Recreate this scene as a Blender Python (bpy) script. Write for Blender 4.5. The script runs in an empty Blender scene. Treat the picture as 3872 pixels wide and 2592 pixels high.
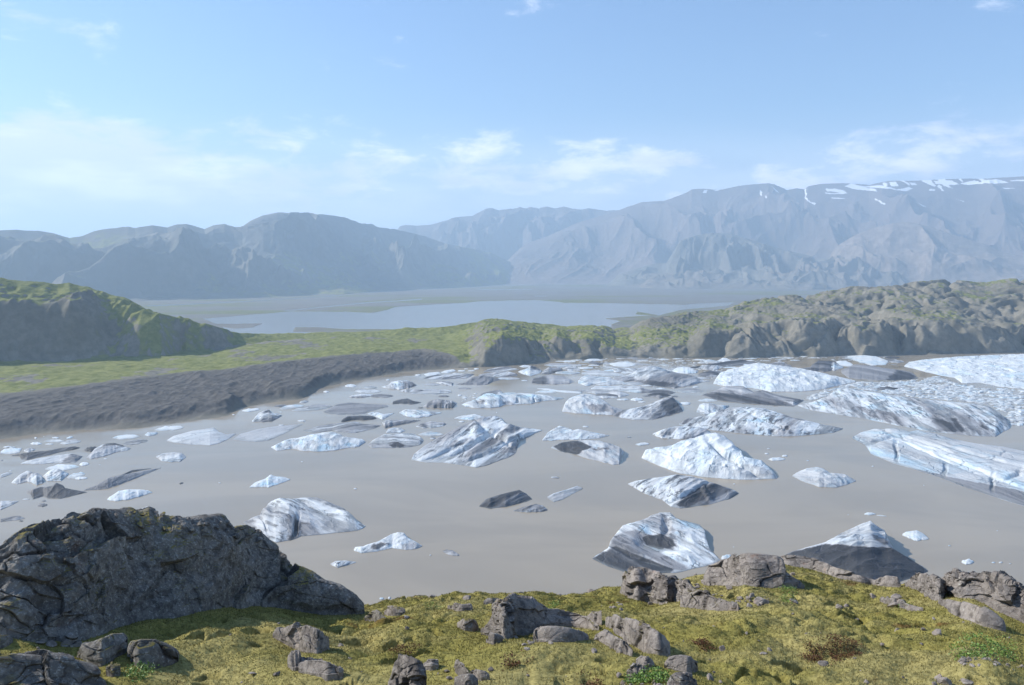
import bpy, math, random
import numpy as np
from math import radians, sin, cos, tan, pi

random.seed(7)
RNG = np.random.default_rng(7)
S = bpy.context.scene
C = bpy.context.scene.collection

# ------------------------------------------------------------------ camera
H = 150.0                       # eye height above the lagoon (m)
PITCH = radians(5.46)
FPX = 2945.6                    # focal length in photo pixels (3872 wide)
cd = bpy.data.cameras.new('camera')
cam = bpy.data.objects.new('camera', cd); C.objects.link(cam)
cam.location = (0, 0, H)
cam.rotation_euler = (pi/2 - PITCH, 0, 0)
cd.sensor_width = 36.0
cd.lens = 36.0*FPX/3872.0
cd.clip_start = 0.3; cd.clip_end = 120000
S.camera = cam

# ------------------------------------------------------------------ light
SUN_AZ = 74.0                   # degrees to the left of the view direction
SUN_EL = 35.0
sunv = (-sin(radians(SUN_AZ))*cos(radians(SUN_EL)), cos(radians(SUN_AZ))*cos(radians(SUN_EL)), sin(radians(SUN_EL)))
sl = bpy.data.lights.new('sun', 'SUN'); sl.energy = 5.0; sl.angle = radians(0.53); sl.color = (1.0, 0.95, 0.87)
so = bpy.data.objects.new('sun', sl); C.objects.link(so)
import mathutils
so.rotation_euler = mathutils.Vector(sunv).to_track_quat('Z', 'Y').to_euler()
so.location = (-300, 100, 500)

S.view_settings.view_transform = 'Standard'
S.view_settings.look = 'None'
S.view_settings.gamma = 1
S.view_settings.exposure = 0.42
S.render.engine = 'CYCLES'
S.cycles.use_denoising = True
S.cycles.max_bounces = 6
S.cycles.diffuse_bounces = 2
S.cycles.glossy_bounces = 2
S.cycles.volume_bounces = 1
S.cycles.caustics_reflective = False
S.cycles.caustics_refractive = False

# ------------------------------------------------------------------ sky with clouds (world)
W = bpy.data.worlds.new('World'); S.world = W; W.use_nodes = True
nt = W.node_tree; nt.nodes.clear()
def N(t, ty, **kw):
    n = t.nodes.new(ty)
    for k, v in kw.items():
        setattr(n, k, v)
    return n
def math_n(t, op, a, b=None, c=None, clamp=False):
    n = N(t, 'ShaderNodeMath', operation=op); n.use_clamp = clamp
    for i, q in enumerate((a, b, c)):
        if q is None: continue
        if isinstance(q, (int, float)): n.inputs[i].default_value = q
        else: t.links.new(q, n.inputs[i])
    return n.outputs[0]
def maprange(t, v, a, b, c=0.0, d=1.0, smooth=True):
    n = N(t, 'ShaderNodeMapRange'); n.interpolation_type = 'SMOOTHSTEP' if smooth else 'LINEAR'
    t.links.new(v, n.inputs[0])
    for i, q in enumerate((a, b, c, d)): n.inputs[i+1].default_value = q
    return n.outputs[0]
def mixc(t, fac, a, b, blend='MIX'):
    n = N(t, 'ShaderNodeMix', data_type='RGBA', blend_type=blend)
    if isinstance(fac, (int, float)): n.inputs[0].default_value = fac
    else: t.links.new(fac, n.inputs[0])
    for i, q in ((6, a), (7, b)):
        if isinstance(q, tuple): n.inputs[i].default_value = (*q, 1) if len(q) == 3 else q
        else: t.links.new(q, n.inputs[i])
    return n.outputs[2]
def noise(t, vec, scale, detail=5, rough=0.55, dist=0.0):
    n = N(t, 'ShaderNodeTexNoise'); n.noise_dimensions = '3D'
    if vec is not None: t.links.new(vec, n.inputs['Vector'])
    if isinstance(scale, (int, float)): n.inputs['Scale'].default_value = scale
    else: t.links.new(scale, n.inputs['Scale'])
    n.inputs['Detail'].default_value = detail; n.inputs['Roughness'].default_value = rough
    n.inputs['Distortion'].default_value = dist
    return n.outputs[0]
def vmul(t, vec, v):
    n = N(t, 'ShaderNodeVectorMath', operation='MULTIPLY'); t.links.new(vec, n.inputs[0]); n.inputs[1].default_value = v
    return n.outputs[0]

def pdir(px, py):
    """unit direction of a photo pixel"""
    x = (px-1936)/FPX; z = (1296-py)/FPX
    v = np.array([x, cos(PITCH)+z*sin(PITCH), -sin(PITCH)+z*cos(PITCH)])
    return v/np.linalg.norm(v)

sky = N(nt, 'ShaderNodeTexSky'); sky.sky_type = 'NISHITA'; sky.sun_disc = False
sky.sun_elevation = radians(SUN_EL); sky.sun_rotation = radians(-SUN_AZ)
sky.altitude = 100; sky.air_density = 1.2; sky.dust_density = 0.3; sky.ozone_density = 1.6
tc = N(nt, 'ShaderNodeTexCoord')
gen = tc.outputs['Generated']
sep = N(nt, 'ShaderNodeSeparateXYZ'); nt.links.new(gen, sep.inputs[0])
sx, sy, sz = sep.outputs
cv = vmul(nt, gen, (1.0, 1.0, 3.4))
n1 = noise(nt, cv, 3.1, 7, 0.58, 0.5)
n2 = noise(nt, vmul(nt, gen, (1.0, 1.0, 2.6)), 13.0, 8, 0.66, 0.3)
cl = math_n(nt, 'MULTIPLY', math_n(nt, 'SUBTRACT', math_n(nt, 'ADD', math_n(nt, 'MULTIPLY', n1, 0.5), math_n(nt, 'MULTIPLY', n2, 0.5)), 0.52), 3.4)
# banks of cloud: a low band, thicker to the left, and single puffs
band = maprange(nt, sz, 0.205, 0.09)
leftw = maprange(nt, sx, 0.2, -0.5)
rightw = maprange(nt, sx, 0.12, 0.45)
cover = math_n(nt, 'MULTIPLY', band, math_n(nt, 'ADD', math_n(nt, 'MULTIPLY', leftw, 0.36), math_n(nt, 'ADD', math_n(nt, 'MULTIPLY', rightw, 0.24), 0.30)))
def puff(px, py, r, strength, flat=1.6):
    d = pdir(px, py)
    s_ = N(nt, 'ShaderNodeVectorMath', operation='SUBTRACT'); nt.links.new(gen, s_.inputs[0]); s_.inputs[1].default_value = d
    m_ = vmul(nt, s_.outputs[0], (1, 1, flat))
    l_ = N(nt, 'ShaderNodeVectorMath', operation='LENGTH'); nt.links.new(m_, l_.inputs[0])
    return math_n(nt, 'MULTIPLY', maprange(nt, l_.outputs['Value'], r, 0.0), strength)
for q in ((365, 135, 0.062, 0.40, 1.1), (80, 50, 0.05, 0.30, 1.5), (170, 480, 0.075, 0.26, 1.8), (2470, 600, 0.05, 0.32, 2.2), (2620, 595, 0.05, 0.25, 2.2),
          (2150, 630, 0.05, 0.26, 2.6), (3150, 560, 0.07, 0.20, 2.2), (3560, 590, 0.12, 0.10, 2.0), (750, 650, 0.42, 0.30, 3.6), (150, 640, 0.34, 0.28, 2.8), (2700, 660, 0.42, 0.12, 6.0), (3500, 600, 0.30, 0.12, 4.5), (2000, 690, 0.30, 0.14, 5.0)):
    cover = math_n(nt, 'ADD', cover, puff(*q))
fac = maprange(nt, math_n(nt, 'ADD', cl, cover), 0.20, 0.85)
fac = math_n(nt, 'MAXIMUM', math_n(nt, 'MULTIPLY', fac, 0.88), maprange(nt, sz, 0.20, 0.02, 0.0, 0.62))
shade = noise(nt, vmul(nt, gen, (1, 1, 4.5)), 5.0, 4, 0.5)
ccol = mixc(nt, maprange(nt, shade, 0.38, 0.60), (6.6, 7.1, 8.8), (9.9, 10.1, 11.0))
skyc = mixc(nt, 1.0, sky.outputs[0], (0.76, 0.93, 1.16), 'MULTIPLY')
ccol = mixc(nt, 1.0, ccol, mixc(nt, maprange(nt, sz, 0.30, 0.06), (1.0, 1.0, 1.0), (1.12, 1.08, 1.16)), 'MULTIPLY')
col = mixc(nt, fac, skyc, ccol)
bg = N(nt, 'ShaderNodeBackground'); bg.inputs['Strength'].default_value = 0.105
nt.links.new(col, bg.inputs[0])
wo = N(nt, 'ShaderNodeOutputWorld'); nt.links.new(bg.outputs[0], wo.inputs[0])

# ------------------------------------------------------------------ numpy noise
_P = np.random.default_rng(11).permutation(4096).astype(np.int64)
def _h(ix, iy, iz, seed):
    return _P[(_P[(_P[(ix + seed*131) & 4095] + iy) & 4095] + iz) & 4095]
_G = np.random.default_rng(5).normal(size=(4096, 3)); _G /= np.linalg.norm(_G, axis=1)[:, None]
def gn(x, y, z=None, seed=0):
    """gradient noise about -1..1"""
    x = np.asarray(x, float); y = np.asarray(y, float)
    z = np.zeros_like(x)+0.37 if z is None else np.asarray(z, float)
    x0 = np.floor(x); y0 = np.floor(y); z0 = np.floor(z)
    fx, fy, fz = x-x0, y-y0, z-z0
    ix, iy, iz = x0.astype(np.int64), y0.astype(np.int64), z0.astype(np.int64)
    u = fx*fx*fx*(fx*(fx*6-15)+10); v = fy*fy*fy*(fy*(fy*6-15)+10); w = fz*fz*fz*(fz*(fz*6-15)+10)
    r = 0
    for a in (0, 1):
        wa = u if a else 1-u
        for b in (0, 1):
            wb = v if b else 1-v
            for c in (0, 1):
                wc = w if c else 1-w
                g = _G[_h(ix+a, iy+b, iz+c, seed)]
                r = r + wa*wb*wc*(g[..., 0]*(fx-a)+g[..., 1]*(fy-b)+g[..., 2]*(fz-c))
    return r*1.7
def fbm(x, y, z=None, o=5, g=0.5, l=2.03, seed=0):
    s = 0; a = 1.0; t = 0
    for i in range(o):
        s = s + a*gn(x, y, z, seed+i); t += a
        a *= g; x = x*l; y = y*l; z = None if z is None else z*l
    return s/t
def ridged(x, y, z=None, o=5, g=0.5, l=2.07, seed=0):
    """0..1, crests sharp"""
    s = 0; a = 1.0; t = 0; w = 1.0
    for i in range(o):
        n = 1-np.abs(gn(x, y, z, seed+i))*1.25
        n = np.clip(n, 0, 1)**2*w
        s = s + a*n; t += a; w = np.clip(n*1.6, 0, 1)
        a *= g; x = x*l; y = y*l; z = None if z is None else z*l
    return s/t
def voro(x, y, z, seed=0, facet=False):
    """F1, F2 and a random value of the nearest cell, 3D"""
    x0 = np.floor(x).astype(np.int64); y0 = np.floor(y).astype(np.int64); z0 = np.floor(z).astype(np.int64)
    f1 = np.full(x.shape, 9.0); f2 = f1.copy(); cid = np.zeros(x.shape, np.int64); ov = np.zeros(x.shape+(3,))
    R = np.random.default_rng(seed+99).random((4096, 3))
    for a in (-1, 0, 1):
        for b in (-1, 0, 1):
            for c in (-1, 0, 1):
                h = _h(x0+a, y0+b, z0+c, seed)
                p = R[h]
                vx = x-x0-a-p[..., 0]; vy = y-y0-b-p[..., 1]; vz = z-z0-c-p[..., 2]; d = np.sqrt(vx*vx+vy*vy+vz*vz)
                m = d < f1
                f2 = np.where(m, f1, np.minimum(f2, d)); cid = np.where(m, h, cid); f1 = np.where(m, d, f1)
                if facet: ov[m] = np.stack([vx[m], vy[m], vz[m]], -1)
    rv = (cid*37 % 997)/997.0
    if facet: return f1, f2, rv, (ov*_G[(cid*7+13) & 4095]).sum(-1)
    return f1, f2, rv
def sstep(a, b, x):
    t = np.clip((x-a)/(b-a), 0, 1); return t*t*(3-2*t)

# ------------------------------------------------------------------ geometry helpers
SC = 2343/1300.0; SD = 2343/600.0
TILE = {'A': (0, 1300, SC), 'B': (1300, 1300, SC), 'C': (2572, 1300, SC), 'E': (0, 1850, SC), 'F': (1300, 1850, SC), 'G': (2572, 1850, SC),
        'H': (0, 700, SC), 'I': (1300, 700, SC), 'J': (2572, 600, SC),
        'R': (1000, 1340, SD), 'S': (1600, 1340, SD), 'T': (2200, 1340, SD), 'U': (2750, 1340, SD), 'V': (3272, 1340, SD), 'X': (0, 1600, SD)}
def px(tile, pts):
    x0, y0, s = TILE[tile]
    if isinstance(pts, str):
        pts = [tuple(float(c) for c in q.split(',')) for q in pts.split()]
    return [(x0+p[0]/s, y0+p[1]/s) for p in pts]
def rays(xs, ys):
    """horizontal unit vectors, azimuths and tan of the elevation for photo pixels"""
    x = (np.asarray(xs, float)-1936)/FPX; z = (1296-np.asarray(ys, float))/FPX
    dx = x; dy = cos(PITCH)+z*sin(PITCH); dz = -sin(PITCH)+z*cos(PITCH)
    h = np.hypot(dx, dy)
    return dx/h, dy/h, dz/h, np.arctan2(dx, dy)
def hit(x_, y_, z0=0.0):
    ux, uy, te, az = rays(x_, y_)
    d = (z0-H)/te
    return ux*d, uy*d
def project(X, Y, Z):
    """world -> photo pixels"""
    zc = Y*cos(PITCH)-(Z-H)*sin(PITCH); yc = Y*sin(PITCH)+(Z-H)*cos(PITCH)
    return 1936+FPX*X/zc, 1296-FPX*yc/zc
def inpoly(x, y, poly):
    r = np.zeros(np.shape(x), bool); n = len(poly)
    for i in range(n):
        x1, y1 = poly[i]; x2, y2 = poly[(i+1) % n]
        if y1 == y2: continue
        c = ((y1 > y) != (y2 > y)) & (x < (x2-x1)*(y-y1)/(y2-y1)+x1)
        r ^= c
    return r

def mesh_from(name, V, F, mat, smooth=True, attrs=None, loc=(0, 0, 0), parent=None):
    """V (n,3) world or local, F (m,k) int; one mesh object"""
    me = bpy.data.meshes.new(name)
    V = np.asarray(V, np.float32); F = np.asarray(F, np.int32)
    me.vertices.add(len(V)); me.vertices.foreach_set('co', V.ravel())
    k = F.shape[1]
    me.loops.add(F.size); me.loops.foreach_set('vertex_index', F.ravel())
    me.polygons.add(len(F)); me.polygons.foreach_set('loop_start', np.arange(0, F.size, k, dtype=np.int32))
    me.polygons.foreach_set('use_smooth', np.full(len(F), smooth, bool))
    me.update(calc_edges=True)
    if attrs:
        for nm, a in attrs.items():
            at = me.attributes.new(nm, 'FLOAT', 'POINT'); at.data.foreach_set('value', np.asarray(a, np.float32).ravel())
    if mat is not None: me.materials.append(mat)
    o = bpy.data.objects.new(name, me); C.objects.link(o); o.location = loc
    if parent: o.parent = parent
    return o
def gridF(n, m):
    i = np.arange((n-1)*(m-1)); a = (i//(m-1))*m + i % (m-1)
    return np.stack([a, a+m, a+m+1, a+1], 1)
def tag(o, label, cat, group=None, kind=None):
    if label: o['label'] = label
    if cat: o['category'] = cat
    if group: o['group'] = group
    if kind: o['kind'] = kind
    return o

# ------------------------------------------------------------------ materials
def newmat(name):
    m = bpy.data.materials.new(name); m.use_nodes = True
    t = m.node_tree; t.nodes.clear()
    b = N(t, 'ShaderNodeBsdfPrincipled'); o = N(t, 'ShaderNodeOutputMaterial'); t.links.new(b.outputs[0], o.inputs[0])
    return m, t, b
def attr(t, name, ty='GEOMETRY'):
    n = N(t, 'ShaderNodeAttribute'); n.attribute_name = name; n.attribute_type = ty
    return n.outputs['Fac']
def bump(t, b, h, strength, dist):
    n = N(t, 'ShaderNodeBump'); n.inputs['Strength'].default_value = strength
    if isinstance(dist, (int, float)): n.inputs['Distance'].default_value = dist
    else: t.links.new(dist, n.inputs['Distance'])
    t.links.new(h, n.inputs['Height']); t.links.new(n.outputs[0], b.inputs['Normal'])
    return n
def pos(t):
    return N(t, 'ShaderNodeNewGeometry').outputs['Position']

def make_terrain_mat(name, rock, rock2, green, green2, scale, other=(0.1, 0.09, 0.08), bumpd=1.0, greenamt=1.0, fine=8.0):
    m, t, b = newmat(name)
    p = pos(t)
    na = noise(t, p, 1.0/scale, 8, 0.6, 0.3)
    nb = noise(t, p, fine/scale, 8, 0.65)
    rc = mixc(t, maprange(t, na, 0.35, 0.65), rock, rock2)
    rc = mixc(t, maprange(t, nb, 0.35, 0.68, 0.0, 0.55), rc, tuple(c*0.55 for c in rock))
    oc = mixc(t, maprange(t, nb, 0.4, 0.62), other, tuple(c*1.5 for c in other))
    rc = mixc(t, attr(t, 'other'), rc, oc)
    gc = mixc(t, maprange(t, nb, 0.38, 0.62), green, green2)
    g = attr(t, 'green')
    gf = maprange(t, math_n(t, 'ADD', g, math_n(t, 'MULTIPLY', math_n(t, 'SUBTRACT', nb, 0.5), 0.9)), 0.35, 0.65)
    c = mixc(t, gf, rc, gc)
    s = attr(t, 'snow')
    sf = maprange(t, math_n(t, 'ADD', s, math_n(t, 'MULTIPLY', math_n(t, 'SUBTRACT', nb, 0.5), 0.25)), 0.45, 0.55)
    c = mixc(t, sf, c, (0.85, 0.87, 0.9))
    t.links.new(c, b.inputs['Base Color'])
    b.inputs['Roughness'].default_value = 0.95
    b.inputs['Specular IOR Level'].default_value = 0.1
    bump(t, b, nb, 0.6, bumpd)
    return m

# ------------------------------------------------------------------ labels for the many small things
ORD = ('first', 'second', 'third', 'fourth', 'fifth', 'sixth', 'seventh', 'eighth', 'ninth', 'tenth')
CNT = ('', 'one', 'two', 'three', 'four', 'five', 'six', 'seven', 'eight', 'nine', 'ten')
PENDING = []
def later(o, x, y, desc, marks):
    """desc + where it lies beside the nearest landmark; resolved together at the end"""
    mk = min(marks, key=lambda q: abs(q[0]-x)+4*abs(q[1]-y))
    dx, dy = x-mk[0], y-mk[1]
    w = ('left of' if dx < 0 else 'right of') if abs(dx) > 3.5*abs(dy) else ('beyond' if dy < 0 else 'in front of')
    PENDING.append((desc+' '+w+' '+mk[2], x, o))
def resolve():
    from collections import defaultdict
    g = defaultdict(list)
    for l, x, o in PENDING: g[l].append((x, o))
    for l, v in g.items():
        v.sort(key=lambda q: q[0])
        for i, (x, o) in enumerate(v):
            if len(v) == 1: o['label'] = l
            elif len(v) <= 10: o['label'] = l+', '+ORD[i]+' from left'
            else: o['label'] = l
# ================================================================== LARGE STRUCTURE
# ---- water (lagoon sheet at z = 0)
m, t, b = newmat('muddy_water')
p = pos(t)
wv = noise(t, vmul(t, p, (1.0, 1.6, 1)), 1.1, 4, 0.6)
wb = noise(t, vmul(t, p, (1.0, 2.2, 1)), 0.004, 4, 0.6, 0.6)
t.links.new(mixc(t, maprange(t, wb, 0.38, 0.62), (0.345, 0.290, 0.212), (0.295, 0.250, 0.186)), b.inputs['Base Color'])
t.links.new(maprange(t, noise(t, vmul(t, p, (1.0, 3.0, 1)), 0.006, 5, 0.65, 0.8), 0.40, 0.60, 0.07, 0.20), b.inputs['Roughness'])
b.inputs['IOR'].default_value = 1.33
b.inputs['Specular IOR Level'].default_value = 0.5
bump(t, b, wv, 0.09, 0.12)
WATER = m
m, t, b = newmat('far_water')
b.inputs['Base Color'].default_value = (0.25, 0.24, 0.22, 1); b.inputs['Roughness'].default_value = 0.22; b.inputs['IOR'].default_value = 1.33
bump(t, b, noise(t, pos(t), 0.6, 3, 0.6), 0.12, 0.15)
FARWATER = m

ZP = -50.0        # level of the outwash plain beyond the rocky ridge
def az_te(pts):
    xs = [q[0] for q in pts]; ys = [q[1] for q in pts]
    ux, uy, te, az = rays(xs, ys)
    return az, te
def az_d(pts, z0):
    xs = np.array([q[0] for q in pts]); ys = np.array([q[1] for q in pts])
    ux, uy, te, az = rays(xs, ys)
    return az, (z0-H)/te
def interp(az, src):
    return np.interp(az, src[0], src[1])
AZL, AZR = radians(-46), radians(46)

# lagoon shoreline
shore_px = px('A', '-300,700 0,655 250,615 600,600 820,580 980,572 1200,545 1400,515 1560,494 1620,442 1900,395 2050,378 2090,362 2130,335 2200,297 2343,270') \
    + px('B', '120,252 400,200 700,172 900,160 1100,155 1500,115 2000,95 2250,98') + px('C', '200,100 1000,90 1500,82 2343,62 2800,50')
SHORE = az_d(shore_px, 0.0)
# crest lines
ridge_px = px('H', '-300,632 0,632 90,650 210,655 300,662 390,678 470,665 540,688 600,695 680,720 760,748 850,768 900,790 1000,840 1100,880 1170,895 1210,890 1300,915 1400,945 1500,975 1640,1008 1850,1018 2100,1012') \
    + px('I', '0,1008 250,1000 420,972 580,980 720,962 880,940 960,918 1040,912 1150,925 1300,940 1440,955 1520,965 1640,955 1760,958 1850,985 1950,975 2020,930 2100,905 2230,888') \
    + px('J', '60,1040 200,1040 330,1020 430,975 600,945 750,930 900,935 960,910 1100,885 1170,870 1300,875 1450,865 1600,840 1800,825 1950,835 2080,845 2250,818 2343,822 2800,810')
RIDGE = az_te(ridge_px)
hx = [q[0] for q in ridge_px]
# distance of that crest
ridge_d = az_te([(x_, 1200) for x_ in (-300, 0, 300, 520, 700, 900, 1100, 1400, 1700, 1880, 2150, 2450, 2600, 2900, 3200, 3600, 3872, 4200)])[0], \
    np.array([1450, 1480, 1500, 1450, 1420, 1480, 1560, 1580, 1600, 1650, 1700, 1620, 1700, 1900, 2050, 2250, 2400, 2500], float)
# edge of the dark moraine / foot of the left hill
mor_px = px('A', '-300,350 0,345 450,300 850,245 1200,200 1430,180 1750,150 2050,110 2343,85') + px('B', '300,60 520,45 700,60 860,100 1000,120 2343,60') + px('C', '2800,60')
MOR = az_te(mor_px)
foot_px = px('H', '-300,1200 0,1195 500,1180 760,1155 1100,1150 1350,1090 1640,1012')
FOOT = az_te(foot_px)
cliff_px = px('I', '-500,1200 700,1190 850,1150 950,1060 1080,1012 1200,1030 1350,1062 1450,1000 1550,1040 1700,1045 1850,1100 2000,1110 2150,1080 2343,1090') + px('J', '200,1150 330,1170 500,1120 700,1100 900,1090 1200,1130 1500,1120 1900,1140 2343,1150 2800,1150')
CLIFF = az_te(cliff_px)

def noise_az(az, k, seed):
    return gn(az*k, az*0+seed*1.7, seed=seed)

def mid_terrain():
    nA, nD = 1500, 620
    az = np.linspace(AZL, AZR, nA)
    ds = interp(az, SHORE)
    ker = np.hanning(19); ker /= ker.sum(); ds = np.convolve(np.pad(ds, 9, 'edge'), ker, 'valid')*(1+0.004*fbm(az*50, az*0+3.1, o=3, g=0.4, seed=3))
    dr = interp(az, ridge_d); tr = interp(az, RIDGE)
    dr = np.maximum(dr, ds+140)
    zr = H + tr*dr
    # two regimes: left (moraine + green strip + hill) and right (cliffed rock ridge)
    azL = np.arctan2((px('B', '640,100')[0][0]-1936)/FPX, cos(PITCH)); azR = np.arctan2((px('B', '1000,100')[0][0]-1936)/FPX, cos(PITCH))
    wR = sstep(azL, azR, az)
    v = np.linspace(0, 1, nD)**1.0
    # rows: from 25 m into the water, to the crest, then down the far side
    n1 = int(nD*0.80)
    s = np.linspace(-0.035, 1, n1)
    D = np.empty((nA, nD)); D[:, :n1] = ds[:, None] + s[None, :]*(dr-ds)[:, None]
    s2 = np.linspace(0, 1, nD-n1+1)[1:]
    D[:, n1:] = dr[:, None] + s2[None, :]*620
    A = np.repeat(az[:, None], nD, 1)
    X = np.sin(A)*D; Y = np.cos(A)*D
    off = D-ds[:, None]
    # ---- left regime
    zm = 16.0
    tm = interp(az, MOR); dm = np.minimum((zm-H)/tm, dr-90)
    tf = interp(az, FOOT); dfoot = np.minimum((20.0-H)/tf, dr-60)
    dfoot = np.maximum(dfoot, dm+30)
    bank = 10*sstep(0, 46, off + 16*fbm(X/60, Y/60, o=3, seed=21)) + 6*np.clip(off/np.maximum(dm-ds, 40)[:, None], 0, 1)
    g_m = ridged(X/85+0.3*fbm(X/60, Y/60, o=2, seed=5), Y/130, o=5, seed=31)
    g_f = ridged(X/14, Y/34, o=4, seed=35)
    inmor = sstep(-2, 30, off)*(1-sstep(-30, 30, D-dm[:, None]))
    zL = np.where(off < 0, off*0.25, bank) + inmor*((g_m-0.45)*5 + (g_f-0.4)*1.6 + 1.6*fbm(X/16, Y/16, o=5, g=0.6, seed=33))
    hum = fbm(X/110, Y/110, o=5, seed=41)*4.5 + np.abs(fbm(X/30, Y/30, o=4, seed=43))*3.5
    strip = sstep(-20, 30, D-dm[:, None])
    zL = zL + strip*hum
    th = np.clip((D-dfoot[:, None])/(dr-dfoot)[:, None], 0, 1)
    steep = 1-sstep(-0.505, -0.475, az)
    wn_ = 0.10*fbm(X/120, Y/120, o=4, seed=9)
    wall = (1-(1-th)**1.5)*(1-steep)[:, None] + (0.80*sstep(0.02, 0.34, th+wn_)+0.20*th)*steep[:, None]
    zhill = np.maximum(zr-20, 0)[:, None]
    hilln = ridged(X/110+0.4*fbm(X/90, Y/90, seed=8, o=3), Y/240, o=6, seed=51)
    hillf = ridged(X/24, Y/60, o=4, seed=55)
    zL = zL + zhill*wall + np.minimum(zhill, 60)*th*(1-th)*2.2*((hilln-0.42)*0.95+(hillf-0.4)*0.22)
    # a lit spur that stands out of the shaded wall
    zL = zL + 40*np.exp(-((A+0.448-0.03*th)/0.024)**2)*np.sin(np.clip(th*1.25, 0, 1)*pi)**0.8*(zhill > 20) + 20*np.exp(-((A+0.375-0.02*th)/0.020)**2)*np.sin(np.clip(th*1.2, 0, 1)*pi)*(zhill > 12)
    # ---- right regime
    zc = np.clip(H + interp(az, CLIFF)*(ds+60), 10, 62)
    warp = fbm(X/90, Y/90, o=3, seed=61)
    gul = ridged(X/150+0.9*warp, Y/210+0.7*warp, o=5, g=0.5, seed=63)
    knl = fbm(X/230+0.3*warp, Y/200, o=6, g=0.6, seed=65)
    fin = ridged(X/34+0.9*warp, Y/44+0.6*warp, o=5, g=0.55, seed=67)
    cl_off = off + (0.5-gul)*60 + 14*fbm(X/45, Y/60, o=4, seed=62) + 10*warp
    fin2 = ridged(X/9+0.4*warp, Y/14, o=3, g=0.6, seed=66)
    face = sstep(-4, 72, cl_off)**0.8
    tt = np.clip((off-50)/(dr-ds-50)[:, None], 0, 1)
    zR = zc[:, None]*face + (zr-zc)[:, None]*tt**0.9
    zR = zR + face*((0.4-gul)*9*(1-tt*0.4) + knl*20*np.sin(np.clip(tt*1.0+0.12, 0, 1)*pi)**0.7*sstep(0.02, 0.3, tt+0.1) + (0.4-fin)*4.2 + (fin2-0.4)*2.2)
    big = fbm(X/330, Y/360, o=3, seed=68)
    zR = zR + big*42*sstep(0, 0.4, tt)*(1-sstep(0.7, 1, tt))*sstep(30, 90, zr)[:, None]
    kn2 = np.clip(1-np.abs(fbm(X/210+0.5*warp, Y/230+0.5*warp, o=4, g=0.55, seed=69))*3.0, 0, 1)
    zR = zR - kn2**2*20*face*sstep(40, 100, zr)[:, None]
    zR = np.where(off < 0, off*0.4, np.maximum(zR, 0.3))
    Z = zL*(1-wR[:, None]) + zR*wR[:, None]
    Z = np.where(off < 0, np.minimum(Z, off*0.3), Z)
    # fit the crest to the traced skyline
    te = (Z[:, :n1]-H)/D[:, :n1]
    mx = te.max(1)
    k = np.argmax(te, 1)
    zmx = Z[np.arange(nA), k]; want = H + tr*D[np.arange(nA), k]
    sc = np.clip((want-4)/np.maximum(zmx-4, 2), 0.25, 2.2)
    ker = np.hanning(45); ker /= ker.sum(); sc = np.convolve(np.pad(sc, 22, 'edge'), ker, 'valid')
    rel = sstep(0.15, 0.9, np.clip(off/np.maximum(dr-ds, 1)[:, None], 0, 1))
    rel = np.maximum(rel, wR[:, None]*sstep(0, 60, off))
    Z = np.where(off > 0, 4+(Z-4)*(1+(sc[:, None]-1)*rel), Z)
    lim = H+tr[:, None]*D[:, :n1]+0.5; ex = Z[:, :n1]-lim; Z[:, :n1] = np.where(ex > 0, lim-0.05*ex, Z[:, :n1])
    # behind the crest
    zend = Z[:, n1-1]
    dd = D[:, n1:]-dr[:, None]
    Z[:, n1:] = zend[:, None] + (ZP-6-zend)[:, None]*sstep(-40, 600, dd)**1.1 + fbm(X[:, n1:]/80, Y[:, n1:]/80, seed=70)*5*sstep(0, 50, dd)
    # colours: where moss grows
    gz_y, gz_x = np.gradient(Z)
    slope = np.abs(np.gradient(Z, axis=1)/np.maximum(np.gradient(D, axis=1), 1e-3))
    slx = np.abs(np.gradient(Z, axis=0)/np.maximum(D*(az[1]-az[0]), 1e-3))
    sl = np.hypot(slope, slx)
    gL = strip*(0.72-0.40*sstep(0.25, 0.8, sl)) + strip*2.3*np.minimum(fbm(X/75, Y/110, o=6, g=0.68, seed=71)+0.13, 0.10)
    gL = gL - (th > 0.02)*(0.35*sstep(0.55, 1.3, sl)) + 0.15*(th > 0.9)
    gL = gL + 0.62*sstep(-0.50, -0.478, A)*(th > 0.02)*(1-0.6*sstep(1.3, 2.2, sl)) + 0.5*(th > 0.02)*sstep(-0.50, -0.478, A)*fbm(X/45, Y/45, o=4, seed=72)  # spur: extra moss green, also standing in for its sunlit brightness
    # reddish/bare flat part by the spur
    gR = (0.34+0.85*np.clip(fbm(X/140, Y/170, o=4, seed=73)+0.22, -0.3, 0.6) + 0.35*(1-sstep(0.25, 0.6, sl)) - 0.55*sstep(0.5, 1.0, sl))*sstep(10, 40, off)
    lowr = 1-sstep(-0.02, 0.28, A)
    gR = gR - 0.19 + 0.34*lowr*(1-sstep(0.45, 0.9, sl)) - 0.14*sstep(0.2, 0.45, A)
    G = gL*(1-wR[:, None]) + gR*wR[:, None]
    U, Vv = project(X, Y, Z)
    O = inmor*(1-wR[:, None])
    wet = sstep(3.0, 0.4, Z)*(off > -5)
    return X, Y, Z, G, O, n1
MIDMAT = make_terrain_mat('ridge_rock_and_moss', (0.180, 0.168, 0.132), (0.255, 0.235, 0.190), (0.150, 0.165, 0.042), (0.225, 0.230, 0.080), 90.0, other=(0.086, 0.080, 0.073), bumpd=2.0)
X, Y, Z, G, O, _ = mid_terrain()
nA, nD = X.shape
o = mesh_from('rocky_hills', np.stack([X, Y, Z], -1).reshape(-1, 3), gridF(nA, nD), MIDMAT, attrs={'green': G, 'other': O, 'snow': G*0})
tag(o, 'mossy moraine, green left hill and cliffed rock ridge around the ice lagoon', 'hills', kind='structure')

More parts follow.
